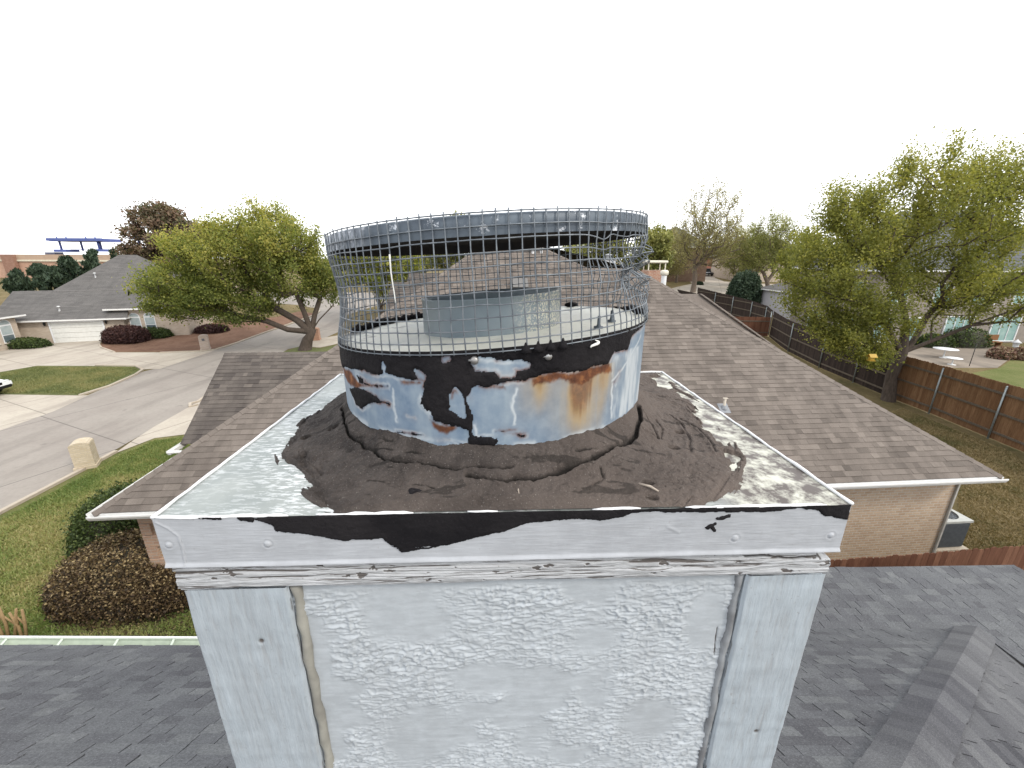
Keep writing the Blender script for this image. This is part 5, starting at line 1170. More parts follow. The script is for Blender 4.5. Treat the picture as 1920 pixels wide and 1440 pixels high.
def fence(name, label, pts, h, mats, rails=(.35, 1.2, 2.05), post=True, bw=.145, in_side=-1, seed=1):
    r_ = random.Random(seed); T = thing(name, label, 'fence', pts[0])
    for k_, (a, b) in enumerate(zip(pts[:-1], pts[1:])):
        a, b = np.array(a, float), np.array(b, float); L = np.hypot(*(b-a)[:2]); d = (b-a)/np.linalg.norm(b-a); n_ = np.array([-d[1], d[0], 0])*in_side; m = max(1, round(L/bw)); mb = MB()
        for i in range(m):
            c = a+(b-a)*(i+.5)/m; z0 = terr(c[0], c[1]); hh_ = h+r_.uniform(-.02, .02); w = L/m-.004; o = -n_*r_.uniform(.0, .006)
            P_ = [c+o+d*x+np.array([0, 0, z+z0-c[2]]) for x, z in ((-w/2, .03), (w/2, .03), (w/2, hh_-.03), (w/2-.03, hh_), (-w/2+.03, hh_), (-w/2, hh_-.03))]
            mb.extr(P_ if in_side > 0 else P_, n_*-.018, r_.random())
        mb.build('fence_panel', mats[k_], T, uv=False)
        mb = MB()
        for z in rails:
            if z > h: continue
            c = (a+b)/2; mb.box(np.array([c[0], c[1], terr(c[0], c[1])+z])+n_*.022, (L-.06, .04, .09), ax=(d, np.array([-d[1], d[0], 0]), EZ), tone=.5)
        mb.build('rails', M_rail, T, uv=False)
        if post:
            mb = MB(); z0 = terr(a[0], a[1]); p = np.array([a[0], a[1], z0])+n_*.075; mb.tube([p-np.array([0, 0, .1]), p+np.array([0, 0, h-.12])], .036, 10); mb.lathe(p+np.array([0, 0, h-.13]), [(.042, 0), (.042, .03), (.02, .055), (.001, .06)], 10); mb.build('post', M_post, T, uv=False)
    return T
fpts = [np.array([x, y, 0.0]) for x, y in ((20.5, 10.4), (20.8, 13.5), (21.1, 16.6), (21.4, 19.6), (21.45, 21.9), (21.8, 25.0), (22.2, 28.6), (23.3, 33.8), (25.2, 39.8))]
fence('wooden_fence', 'tall plank fence on metal posts down the right side, brown near and dark far', fpts, 2.5, [M_f1]*4+[M_f2]*4, in_side=1)  # far bays take the darker wood
fence('wooden_fence', 'dark plank fence of the next yard, beyond the brown cross fence', [np.array([x, y, 0.0]) for x, y in ((25.6, 40.6), (26.8, 43.5), (27.2, 47), (27.1, 51), (26.8, 55), (26.5, 60))], 2.4, [M_f2]*5, in_side=1, seed=9)
fence('wooden_fence', 'short brown cross fence meeting the dark fence', [np.array([25.1, 39.9, 0]), np.array([22.6, 40.1, 0]), np.array([20.0, 40.3, 0])], 1.9, [M_f3]*2, rails=(.4, 1.5), post=False, in_side=1, seed=10)
A_ = np.array([5.2, 6.67, 0]); B_ = np.array([20.5, 8.3, 0])
fence('wooden_fence', 'reddish picket fence between the grey roof and the brick wall', [A_+(B_-A_)*i/6 for i in range(7)], 1.82, [M_f3]*6, rails=(.3, 1.45), post=False, in_side=1, seed=4)

# ================================================================== air conditioner
acp = np.array([11.80, 9.72, 0]); T = thing('air_conditioner', 'grey outdoor air conditioner on a slab by the brick wall', 'air conditioner', acp)
axs = (NE, NN, EZ); M_acd = simple('grey_louvre_paint', (.115, .13, .145), (.16, .175, .19), 10, .5, .05); M_act = simple('tan_ac_paint', (.44, .45, .43), (.38, .39, .37), 10, .5, .05); M_blk = simple('black_plastic', (.012, .012, .013), None, 10, .5, 0)
mb = MB(); mb.box(acp+np.array([0, 0, .51]), (.84, .84, .80), ax=axs, bevel=.04)
BODY = mb.build('casing', M_acd, T, uv=False); mb = MB()
for i in range(22):
    for s_ in (-1, 1):
        mb.box(acp+NN*s_*.423+NE*(-.37+i*.0352)+np.array([0, 0, .51]), (.012, .014, .74), ax=axs); mb.box(acp+NE*s_*.423+NN*(-.37+i*.0352)+np.array([0, 0, .51]), (.014, .012, .74), ax=axs)
mb.build('louvres', M_acd, BODY, uv=False)
mb = MB(); sq = [(math.copysign(1, x)*min(abs(x)*9, 1)*.44, 0) for x in (1,)]
ring = [(math.cos(2*math.pi*i/32), math.sin(2*math.pi*i/32)) for i in range(32)]
for i in range(32):
    a, b = ring[i], ring[(i+1) % 32]
    def sqp(p): m_ = max(abs(p[0]), abs(p[1])); return (p[0]/m_*.44, p[1]/m_*.44)
    A2, B2 = sqp(a), sqp(b); zt = .95
    P_ = lambda q, z: acp+NE*q[0]+NN*q[1]+np.array([0, 0, z])
    ra, rb = (a[0]*.34, a[1]*.34), (b[0]*.34, b[1]*.34)
    mb.face([P_(ra, zt), P_(A2, zt), P_(B2, zt), P_(rb, zt)]); mb.face([P_(A2, zt-.06), P_(B2, zt-.06), P_(B2, zt), P_(A2, zt)]); mb.face([P_(ra, zt), P_(rb, zt), P_(rb, zt-.14), P_(ra, zt-.14)])
mb.build('top_panel', M_act, T, uv=False)
mb = MB(); mb.lathe(acp+np.array([0, 0, .80]), [(.335, .0), (.05, .0), (.05, .06), (.001, .07)], 32)
for i in range(4):
    an = i*math.pi/2; mb.extr([acp+np.array([math.cos(an+q)*rr_, math.sin(an+q)*rr_, .84+z]) for q, rr_, z in ((0, .05, 0), (.0, .31, 0), (.55, .31, .03), (.6, .06, .03))], (0, 0, .006))
mb.build('fan', M_blk, T, uv=False); mb = MB()
for rr_ in (.08, .14, .20, .26, .32): mb.tube([acp+np.array([rr_*x, rr_*y, .945]) for x, y in ring+ring[:1]], .004, 5, caps=False)
for i in range(8): an = i*math.pi/8; mb.tube([acp+np.array([-.335*math.cos(an), -.335*math.sin(an), .942]), acp+np.array([.335*math.cos(an), .335*math.sin(an), .942])], .004, 5)
mb.build('fan_guard', M_blk, T, uv=False)
mb = MB(); mb.box(acp+np.array([0, 0, .05]), (1.05, 1.0, .11), ax=axs, bevel=.01); mb.build('slab', M_curb, T, uv=False)

# ================================================================== mailboxes
M_pale_br = brick_mat('pale_mailbox_brick', (.50, .42, .30), (.60, .52, .40), (.48, .42, .33), 1, .2, .07)
M_pink_br = brick_mat('pinkish_mailbox_brick', (.46, .36, .30), (.58, .48, .42), (.52, .46, .40), 1, .2, .07)
M_red_br = brick_mat('red_mailbox_brick', (.42, .20, .12), (.50, .28, .18), (.42, .36, .30), 1, .2, .07)
def mailbox(label, P, w, d, h, rz, mat, door_to=-1):
    T = thing('mailbox', label, 'mailbox', P, 'brick mailboxes along the kerb'); P = np.array(P)
    ax = (np.array([math.cos(rz), math.sin(rz), 0]), np.array([-math.sin(rz), math.cos(rz), 0]), EZ)
    mb = MB(); n = 9; prof = [(-w/2, 0), (w/2, 0), (w/2, h-.12)]+[(w/2*math.cos(math.pi*i/n), h-.12+.12*math.sin(math.pi*i/n)) for i in range(1, n)]+[(-w/2, h-.12)]
    mb.extr([P+ax[0]*x-ax[1]*d/2+EZ*z for x, z in prof], ax[1]*d); mb.box(P+EZ*.06, (w+.08, d+.08, .12), ax=ax); B = mb.build('pillar', mat, T)
    mb = MB(); q = P+ax[1]*door_to*(d/2+.008)+EZ*(h*.70); mb.box(q, (.20, .02, .20), ax=ax, bevel=.008); D = mb.build('door', M_blk if False else simple('mailbox_door', (.16, .16, .17), None, 20, .5, .05), T)
    mb = MB(); mb.tube([q+ax[1]*door_to*.012+EZ*.05, q+ax[1]*door_to*.03+EZ*.06], .008, 6); mb.build('handle', M_blk, D)
P = g(166, 874); mailbox('pale brick mailbox on the near lawn edge, its sunlit side towards the houses', P, .56, .56, 1.06, .55, M_pale_br, 1)
P = g(386, 655); mailbox('pinkish brick mailbox at the kerb before the red mulch', P, .62, .62, 1.25, .5, M_pink_br, -1)
P = g(588, 639); mailbox('small reddish brick mailbox half hidden by the oak trunk', P+np.array([.1, .4, 0]), .62, .6, 1.15, .2, M_red_br, -1)

# ================================================================== houses far off
M_pbrick = brick_mat('pale_house_brick', (.46, .37, .29), (.54, .45, .36), (.50, .44, .37), 1, .2, .075)
M_glass = simple('window_glass', (.06, .08, .09), (.11, .14, .15), 2, .12, 0, spec=.6); M_curt = simple('white_blinds', (.36, .40, .40), (.27, .32, .33), 3, .5, .05)
def hip(mb_add, c, ax, w, d, z, pitch, over=.45, ridge=None, exposure=.2, seed=1):
    """hip roof on a rectangle: c centre (x, y), ax the two plan axes, w along ax[0], d along ax[1]; eaves at z"""
    X_, Y_ = ax; W_, D_ = w/2+over, d/2+over; r_ = min(W_, D_); p = lambda x, y, zz: np.array([c[0], c[1], 0])+X_*x+Y_*y+EZ*zz
    q = math.sqrt(1+pitch*pitch)
    if W_ >= D_: e = W_-D_; up = D_
    else: e = 0; up = W_
    f = D_-W_ if D_ > W_ else 0
    for s_ in (-1, 1):
        V_ = (-Y_*s_+EZ*pitch)/q; U_ = -X_*s_; U_ = X_ if s_ < 0 else -X_
        shingles(mb_add, p(0, s_*D_, z), U_, V_, [[(-W_, 0), (W_, 0), (e, up*q), (-e, up*q)] if e > 0 else [(-W_, 0), (W_, 0), (0, up*q)]], exposure, (.5, 1.1), .006, seed+s_)
        V_ = (-X_*s_+EZ*pitch)/q; U_ = -Y_ if s_ < 0 else Y_
        shingles(mb_add, p(s_*W_, 0, z), U_, V_, [[(-D_, 0), (D_, 0), (f, up*q), (-f, up*q)] if f > 0 else [(-D_, 0), (D_, 0), (0, up*q)]], exposure, (.5, 1.1), .006, seed+5+s_)
    return z+up*pitch
def eaves(mb, c, ax, w, d, z, over=.45):
    X_, Y_ = ax; W_, D_ = w/2+over, d/2+over; p = np.array([c[0], c[1], 0])
    for s_ in (-1, 1):
        mb.box(p+Y_*s_*D_+EZ*(z-.07), (2*W_+.1, .07, .13), ax=(X_, Y_, EZ)); mb.box(p+X_*s_*W_+EZ*(z-.07), (.07, 2*D_-.1, .13), ax=(X_, Y_, EZ))
    mb.box(p+EZ*(z-.145), (2*W_-.1, 2*D_-.1, .02), ax=(X_, Y_, EZ))
def walls(mb, c, ax, w, d, z0, z1): mb.box((c[0], c[1], (z0+z1)/2), (w, d, z1-z0), ax=(ax[0], ax[1], EZ))
def arched_window(par, P, u, n_, w, h, arch=True):
    """window standing on P (sill centre), u along the wall, n_ out of it"""
    mb = MB(); hw = w/2; k_ = 8
    out = [(-hw, 0), (hw, 0), (hw, h)]+([(hw*math.cos(math.pi*i/k_), h+hw*.9*math.sin(math.pi*i/k_)) for i in range(1, k_)] if arch else [])+[(-hw, h)]
    o = n_*.02
    mb.face([P+o+u*x+EZ*z for x, z in out]); F_ = mb.build('window', M_white, par)
    ins = [(x*.86, .06+(z*.965 if z > 0 else z)) for x, z in out]; ins = [(x, min(z, h*10)) for x, z in ins]
    mb = MB()
    top = [q for q in ins if q[1] > h*.99-.02]; o2 = n_*.032
    mb.face([P+o2+u*x+EZ*z for x, z in ((-hw*.86, .06), (hw*.86, .06), (hw*.86, h*.42), (-hw*.86, h*.42))]); mb.build('pane', M_glass, F_)
    mb = MB(); mb.face([P+o2+u*x+EZ*z for x, z in ((-hw*.86, h*.46), (hw*.86, h*.46), (hw*.86, h*.95), (-hw*.86, h*.95))]); mb.build('pane', M_curt, F_)
    if arch:
        mb = MB(); mb.face([P+o2+u*x+EZ*z for x, z in [(-hw*.84, h*1.0+.03), (hw*.84, h*1.0+.03)]+[(hw*.84*math.cos(math.pi*i/k_), h+.03+hw*.72*math.sin(math.pi*i/k_)) for i in range(1, k_)]]); mb.build('pane', M_curt, F_)
    mb = MB(); mb.box(P+n_*.05-EZ*.03, (w+.12, .10, .06), ax=(u, np.array([-u[1], u[0], 0]), EZ)); mb.build('sill', M_pale, F_)
    return F_
M_pale = simple('pale_stone', (.55, .50, .42), None, 8, .7, .1)
# --- garage house across the street
ga, gb = g(44, 646), g(214, 637); u = (gb-ga); u[2] = 0; u /= np.linalg.norm(u); n_ = np.array([u[1], -u[0], 0]); gax = (u, -n_)
def zat(px, py, P):
    d = ray(px, py); return H+d[2]/math.hypot(d[0], d[1])*math.hypot(P[0], P[1])
GH = thing('garage_house', 'long pale brick house with grey hip roofs and a white double garage door', 'house', (ga+gb)/2)
zeG = zat(125, 601, (ga+gb)/2)+.15
wG = np.linalg.norm(gb-ga)+1.2; dG = 6.6; cG = (ga+gb)/2+u*.5-n_*dG/2
mbr = MB(); mbe = MB(); mbw = MB()
zrG = zat(110, 545, (ga+gb)/2-n_*4)
X_ = u; pG = (zrG-zeG)/(dG/2+.45); qG = math.sqrt(1+pG*pG)
for s_ in (1, -1):
    shingles(mbr, np.array([cG[0], cG[1], zeG])+n_*s_*(dG/2+.45), u*s_, (-n_*s_+EZ*pG)/qG, [[(-wG/2-1.5, 0), (wG/2+.6, 0), (wG/2-.6, (dG/2+.45)*qG), (-wG/2-1.5, (dG/2+.45)*qG)] if s_ > 0 else [(-wG/2+.6, 0), (wG/2+1.5, 0), (wG/2+1.5, (dG/2+.45)*qG), (-wG/2+.6, (dG/2+.45)*qG)]], .2, (.5, 1.1), .006, 20+s_)
eaves(mbe, cG, gax, wG, dG, zeG); walls(mbw, cG, gax, wG, dG, 0, zeG-.15)
# left wing towards the street, windows on its face
lw = g(-150, 690); l1 = g(46, 649); ul = l1-lw; ul[2] = 0; Ll = np.linalg.norm(ul); ul /= Ll; nl = np.array([ul[1], -ul[0], 0]); lax = (ul, -nl)
cL = l1-ul*4.6-nl*4.4; zeL = zat(30, 595, l1-ul*1.5)+.1
hip(mbr, cL, lax, 9.2, 8.8, zeL, .62, .45, None, .2, 31); eaves(mbe, cL, lax, 9.2, 8.8, zeL); walls(mbw, cL, lax, 9.2, 8.8, 0, zeL-.16)
# main block behind, higher, and a small wing with arched windows in front of it
r0 = g(238, 634); zeM = zat(240, 579, r0)+.1; wM, dM = 12.6, 12.6
dk = aty(240, 479, 47); cM = np.array([dk[0], 47.0, 0]); zpk = aty(240, 478, 47)[2]
hip(mbr, cM, gax, wM+1.6, dM, zeG, (zpk-zeG)/(dM/2+.45), .45, None, .2, 41); eaves(mbe, cM, gax, wM+1.6, dM, zeG); walls(mbw, cM, gax, wM+1.6, dM, 0, zeG-.16)
wS, dS_ = 5.6, 8.0; cS = r0+u*2.3-n_*(dS_/2)
hip(mbr, cS, gax, wS, dS_, zeM, .72, .45, None, .2, 45); eaves(mbe, cS, gax, wS, dS_, zeM); walls(mbw, cS, gax, wS, dS_, 0, zeM-.16)
GR = mbr.build('roof', M_farroof, GH); mbe.build('eave_board', M_buff, GH); GW = mbw.build('wall', M_pbrick, GH)
mb = MB(); a, b = np.array([cG[0], cG[1], zrG])-u*(wG/2+1), np.array([cG[0], cG[1], zrG])+u*(wG/2-.6); caps(mb, a, b, n_-EZ*.5, -n_-EZ*.5, upn, L=.5, w=.16); mb.build('ridge_cap', M_farroof, GR)
# doors and windows
d0, d1 = g(112, 641), g(203, 637); dc = (d0+d1)/2; wd = np.linalg.norm(d1-d0); off = n_*(((ga-dc) @ n_)+.03); dc = dc+off; dc[2] = 0; hd = zat(150, 601.5, dc)-.12
M_gdoor = simple('garage_door_paint', (.66, .66, .63), (.58, .58, .55), 6, .5, .05)
mb = MB(); npan = 4
for i in range(npan): mb.box(dc+n_*.01+EZ*(hd*(i+.5)/npan), (wd, .05, hd/npan-.018), ax=(u, -n_, EZ), bevel=.008)
GD = mb.build('garage_door', M_gdoor, GH); mb = MB()
mb.box(dc+n_*.02-u*(wd/2+.07)+EZ*hd/2, (.12, .08, hd+.1), ax=(u, -n_, EZ)); mb.box(dc+n_*.02+u*(wd/2+.07)+EZ*hd/2, (.12, .08, hd+.1), ax=(u, -n_, EZ)); mb.box(dc+n_*.022+EZ*(hd+.07), (wd+.26, .08, .12), ax=(u, -n_, EZ)); mb.build('door_frame', M_white, GD)
for s_ in (-1, 1):
    mb = MB(); q = dc+n_*.12+u*s_*(wd/2+.35)+EZ*(hd-.05); mb.lathe(q, [(.02, .2), (.09, .1), (.07, -.12), (.02, -.16)], 8); mb.build('wall_lamp', M_blk, GH)
for k_ in (-1.0, -2.35, -3.7): arched_window(GH, l1+ul*k_+EZ*.55, ul, nl, 1.0, 1.45)
for k_ in (1.0, 2.15): arched_window(GH, r0+u*k_+EZ*.6, u, n_, .85, 1.35)
P = np.array([cG[0], cG[1], 0])+n_*2.2-u*1.2
for px, py, Y_ in ((75, 596, 38), ): pass
for Pv in (np.array([cG[0], cG[1], zeG+pG*1.1])+n_*(dG/2+.45-1.1)-u*.9, np.array([cM[0], cM[1], zeG+(zpk-zeG)*.6])+n_*2.7+u*-2.0, np.array([cL[0], cL[1], zeL+.62*1.9])+nl*(4.85-1.9)+ul*2.0):
    mb = MB(); mb.lathe(Pv, [(.07, -.1), (.07, .35), (.11, .35), (.11, .42), (.01, .44)], 8); mb.build('vent_pipe', M_white, GH)
# lighter hip roof of the next house behind
P0 = aty(265, 500, 58); LBH = thing('far_house', 'far house with lighter tan roof beside the grey peak', 'house', (P0[0]+2, 60, terr(0, 60)))
cc = (P0[0]+2.5, 62); mb = MB(); hip(mb, cc, (np.array([1.0, 0, 0]), np.array([0, 1.0, 0])), 9, 9, 4.6, .72, .4, None, .3, 51); mb.build('roof', shingle_mat('tan_far_shingles', [(.16, .145, .12), (.20, .18, .155), (.24, .22, .19)], 30), LBH)
mb = MB(); walls(mb, cc, (np.array([1.0, 0, 0]), np.array([0, 1.0, 0])), 9, 9, 0, 4.5); mb.build('wall', M_pbrick, LBH)
# --- store with a flat roof
YS = 95.0; P = aty(0, 479, YS); zs0 = terr(0, YS); xs = [aty(x, 500, YS)[0] for x in (-60, 20, 110, 255)]
ST = thing('store', 'long low brick store with flat roof behind the cedars', 'store', (xs[1], YS, zs0))
zt_ = aty(60, 477, YS)[2]
M_stbr = brick_mat('salmon_store_brick', (.46, .28, .20), (.52, .34, .25), (.48, .36, .29), 1, .4, .2)
mb = MB(); mb.box(((xs[0]+xs[3])/2, YS+10, (zs0+zt_)/2-.6), (xs[3]-xs[0], 20, zt_-zs0-1.2)); mb.build('wall', M_stbr, ST)
mb = MB(); mb.box(((xs[0]+xs[3])/2, YS+10, zt_-.6), (xs[3]-xs[0]+.3, 20.3, 1.2)); mb.build('parapet', simple('tan_parapet', (.40, .29, .21), (.34, .25, .19), 1, .8, .05), ST)
mb = MB(); mb.box(((xs[0]+xs[3])/2, YS-.16, zt_-1.3), (xs[3]-xs[0]+.3, .25, .35)); mb.build('stripe', simple('cream_stripe', (.62, .58, .46), None, 3, .7, 0), ST)
xp = aty(27, 500, YS)[0]; mb = MB(); mb.box((xp, YS-.5, (zs0+zt_)/2), (2.6, .8, zt_-zs0)); mb.build('pier', brick_mat('brown_pier_brick', (.26, .14, .10), (.32, .19, .14), (.3, .22, .18), 1, .4, .2), ST)
mb = MB(); xq = aty(66, 476, YS)[0]; mb.box((xq, YS+4, zt_+.25), (2.2, 2, .5)); mb.build('roof_unit', simple('slate_paint', (.10, .11, .16), None, 3, .5, 0), ST)
M_blue = simple('blue_steel', (.055, .085, .26), (.08, .11, .30), 2, .45, 0)
def canopy(label, x0, x1, ytop, ybase, Y):
    a, b = aty(x0, ytop, Y), aty(x1, ytop, Y); zb = aty(x0, ybase, Y)[2]; T = thing('steel_canopy', label, 'canopy', ((a[0]+b[0])/2, Y, zb), 'blue steel frames on the store roof'); w = b[0]-a[0]; zt2 = (a[2]+b[2])/2
    mb = MB(); mb.box(((a[0]+b[0])/2, Y+2, zt2), (w, 5, .62)); mb.box(((a[0]+b[0])/2, Y-.6, zt2+.08), (w*1.04, .6, .6)); mb.build('top_frame', M_blue, T)
    for i, f in enumerate((.12, .30, .68, .86)):
        x = a[0]+w*f; mb = MB(); mb.tube([(x, Y+(.3 if i in (0, 3) else 3), zb), (x, Y+(.3 if i in (0, 3) else 3), zt2)], .2, 8); mb.tube([(x, Y, zt2), (x, Y, zt2+.7)], .13, 8); mb.build('post', M_blue, T)
    mb = MB(); mb.box((a[0]+w*.15, Y+1, zb), (w*.24, 3, .55)); mb.box((a[0]+w*.92, Y+1, zb+.1), (w*.12, 3, .55)); mb.box((a[0]+w*.5, Y+2, zb+.25), (w*.7, .2, .15)); mb.build('base_ledge', M_blue, T)
canopy('blue steel frame with four posts standing on the store roof', 96, 193, 450, 470, 97)
canopy('blue frame at the right, cut off by the pine tree', 250, 300, 446, 465, 97)
# --- far houses to the right
def far_house(label, px, ptop, wpx, Y, depth, roofm, eave=3.0, wallm=None, pitch=.6, name='far_house', grp=None):
    P = aty(px, ptop, Y); w = wpx/F_PX*Y; z0 = terr(0, Y); T = thing(name, label, 'house', (P[0], Y, z0), grp); ax = (np.array([1.0, 0, 0]), np.array([0, 1.0, 0])); up = min(w, depth)/2+.4; ze = P[2]-up*pitch
    mb = MB(); hip(mb, (P[0], Y+depth/2), ax, w, depth, ze, pitch, .4, None, .3, int(px)); mb.build('roof', roofm, T)
    mb = MB(); walls(mb, (P[0], Y+depth/2), ax, w, depth, z0-.2, ze-.02); mb.build('wall', wallm or M_pbrick, T)
    mb = MB(); eaves(mb, (P[0], Y+depth/2), ax, w, depth, ze, .4); mb.build('eave_board', M_buff, T)
    return T, ze
M_droof = shingle_mat('slate_far_shingles', [(.060, .066, .060), (.080, .086, .078), (.10, .104, .095)], 30)
far_house('far house with pointed dark roof behind the half bare tree', 1287, 421, 92, 92, 12, M_droof, wallm=brick_mat('brown_far_brick', (.17, .11, .08), (.22, .15, .11), (.2, .16, .13), 1, .4, .2), pitch=.75)
T, ze = far_house('far red brick house behind the far lawn', 1355, 455, 130, 118, 12, M_droof, wallm=brick_mat('dark_red_brick', (.25, .10, .07), (.32, .14, .10), (.3, .22, .18), 1, .4, .2), pitch=.55)
far_house('far dark roofed house right of the budding trees', 1470, 437, 130, 92, 14, M_droof, wallm=M_pbrick, pitch=.6)
# white gabled garage beyond the dark fence
P = aty(1452, 529, 46); T, ze = far_house('small white sided garage with grey roof beyond the dark fence', 1552, 524, 100, 48, 7, M_farroof, wallm=simple('lilac_white_siding', (.45, .44, .46), (.40, .39, .41), 3, .7, 0), pitch=.42)
# tall house behind the elm
P0 = np.array([31.5, 37.5, terr(0, 37.5)]); ax = (np.array([math.cos(.06), math.sin(.06), 0]), np.array([-math.sin(.06), math.cos(.06), 0]))
TH2 = thing('tall_house', 'tall pale house with white trim and grey roof behind the elm', 'house', (42, 41, 0)); ct = (41.5, 42.5)
M_sid = simple('pale_siding', (.25, .22, .19), (.20, .175, .155), 3, .7, .05)
mb = MB(); zr2_ = hip(mb, ct, ax, 19, 10, 6.6, .95, .5, None, .3, 61); mb.build('roof', shingle_mat('blue_grey_shingles', [(.085, .09, .10), (.11, .115, .125), (.135, .14, .15)], 30), TH2)
mb = MB(); walls(mb, ct, ax, 19, 10, 0, 6.45); TW = mb.build('wall', M_sid, TH2); mb = MB(); eaves(mb, ct, ax, 19, 10, 6.6, .5); mb.build('eave_board', M_buff, TH2)
M_teal = simple('teal_glass', (.17, .30, .29), (.30, .42, .40), 1.5, .15, 0, spec=.6)
def rect_window(par, P, u, n_, w, h, cols=2):
    v = np.array([-u[1], u[0], 0]); mb = MB(); t = .09
    for s_ in (-1, 1): mb.box(P+n_*.03+u*s_*(w/2+t/2)+EZ*h/2, (t, .1, h+2*t), ax=(u, v, EZ)); mb.box(P+n_*.03+EZ*(h/2+s_*(h/2+t/2)), (w, .1, t), ax=(u, v, EZ))
    for i in range(1, cols): mb.box(P+n_*.03+u*(-w/2+w*i/cols)+EZ*h/2, (.05, .08, h), ax=(u, v, EZ))
    F_ = mb.build('window', M_white, par); mb = MB(); mb.box(P+n_*.012+EZ*h/2, (w, .02, h), ax=(u, v, EZ)); mb.build('pane', M_teal, F_)
wf = np.array([ct[0], ct[1], 0])-ax[1]*5.0
for x, z, w, h in ((-8.3, .3, 1.5, 2.1), (-5.6, .3, 1.3, 2.1), (-1.0, .3, 2.6, 2.2), (3.6, .3, 2.6, 2.2), (-7.6, 3.7, 1.6, 1.7), (-3.5, 3.7, 1.5, 1.7), (.6, 3.7, 2.2, 1.8), (4.6, 3.7, 2.2, 1.8), (7.6, 2.0, 1.2, 2.4)):
    rect_window(TH2, wf+ax[0]*x+EZ*z, ax[0], -ax[1], w, h, 2 if w < 2 else 3)
wl = np.array([ct[0], ct[1], 0])-ax[0]*9.5
for y, z in ((-2.5, .4), (1.5, .4), (-2.5, 3.7), (1.5, 3.7)): rect_window(TH2, wl+ax[1]*y+EZ*z, ax[1], -ax[0], 1.5, 1.8)
# --- things on the patio
def patio_table(label, px, py, r, h):
    P = g(px, py); T = thing('patio_table', label, 'table', P, 'white round patio tables'); mb = MB(); mb.lathe(P, [(.001, h), (r, h), (r, h+.03), (.001, h+.035)], 24); mb.build('tabletop', M_white, T)
    mb = MB(); mb.lathe(P, [(.25, 0), (.25, .03), (.05, .06), (.04, h)], 12); mb.build('pedestal', M_white, T)
patio_table('larger white round table on the patio behind the fence', 1768, 671, .75, .72); patio_table('smaller white round table nearer the fence', 1784, 684, .5, .5)
P = g(1852, 650); T = thing('garden_bench', 'orange wooden bench by the wall of the tall house', 'bench', P); Mo = simple('orange_wood', (.22, .105, .04), (.16, .075, .03), 14, .7, .1)
mb = MB(); mb.box(P+EZ*.45, (1.9, .5, .06)); mb.build('seat', Mo, T); mb = MB(); mb.box(P+np.array([0, .24, .80]), (1.9, .05, .5)); mb.build('backrest', Mo, T)
for x in (-.85, .85): mb = MB(); mb.box(P+np.array([x, 0, .21]), (.08, .45, .42)); mb.build('leg', Mo, T)
P = g(1897, 668); T = thing('garden_lamp', 'white garden lantern among flowers at the patio edge', 'lantern', P); mb = MB(); mb.lathe(P, [(.14, 0), (.10, .1), (.06, .7), (.2, .8)], 12); mb.build('pedestal', M_white, T); mb = MB(); mb.lathe(P, [(.16, .8), (.2, 1.1), (.30, 1.12), (.06, 1.32), (.01, 1.4)], 12); mb.build('lantern_head', M_white, T)
P = g(1817, 687); T = thing('pole', 'thin dark pole standing on the patio lawn', 'pole', P); mb = MB(); mb.tube([P, P+EZ*1.7], .022, 8); mb.build('shaft', M_blk, T); mb = MB(); mb.tube([P+EZ*1.7, P+EZ*1.78+np.array([.1, 0, 0]), P+EZ*1.70+np.array([.2, 0, 0])], .014, 6); mb.build('hook', M_blk, T)
M_flower = leaf_mat('flower_leaves', [(.08, .07, .03), (.20, .10, .08), (.40, .32, .22)], .2)
for i, (lb, px, py, rx, rz, m_) in enumerate((('flowering plant left of the white lantern', 1876, 672, .8, .9, M_flower), ('flowering plant right of the white lantern', 1916, 674, .7, .9, M_flower), ('dark leafy shrub left of the orange bench', 1806, 648, 1.7, 1.6, M_darkleaf), ('dark leafy shrub just behind the leaning elm trunk', 1752, 650, 1.3, 1.1, M_darkleaf))):
    shrub('plant', lb, g(px, py), (rx, rx*.8, rz), m_, 1500, .11, 120+i, (.03, .03, .02), cat='plant')
# bird feeder hanging in the elm
P = aty(1634, 672, 18.9); T = thing('bird_feeder', 'yellow bird feeder hanging from the elm', 'bird feeder', P); My = simple('yellow_paint', (.40, .26, .03), (.30, .19, .03), 15, .5, .05)
mb = MB(); mb.box(P, (.20, .16, .16), bevel=.01); mb.build('box', My, T); mb = MB()
for s_ in (-1, 1): mb.extr([P+np.array([-.17, s_*.14, .06]), P+np.array([.17, s_*.14, .06]), P+np.array([.17, 0, .20]), P+np.array([-.17, 0, .20])], (0, 0, .015))
mb.build('roof', My, T); mb = MB(); mb.tube([P+EZ*.2, P+EZ*1.3], .006, 5); mb.build('wire', M_blk, T); mb = MB(); mb.box(P-EZ*.10, (.28, .24, .02)); mb.build('tray', My, T)

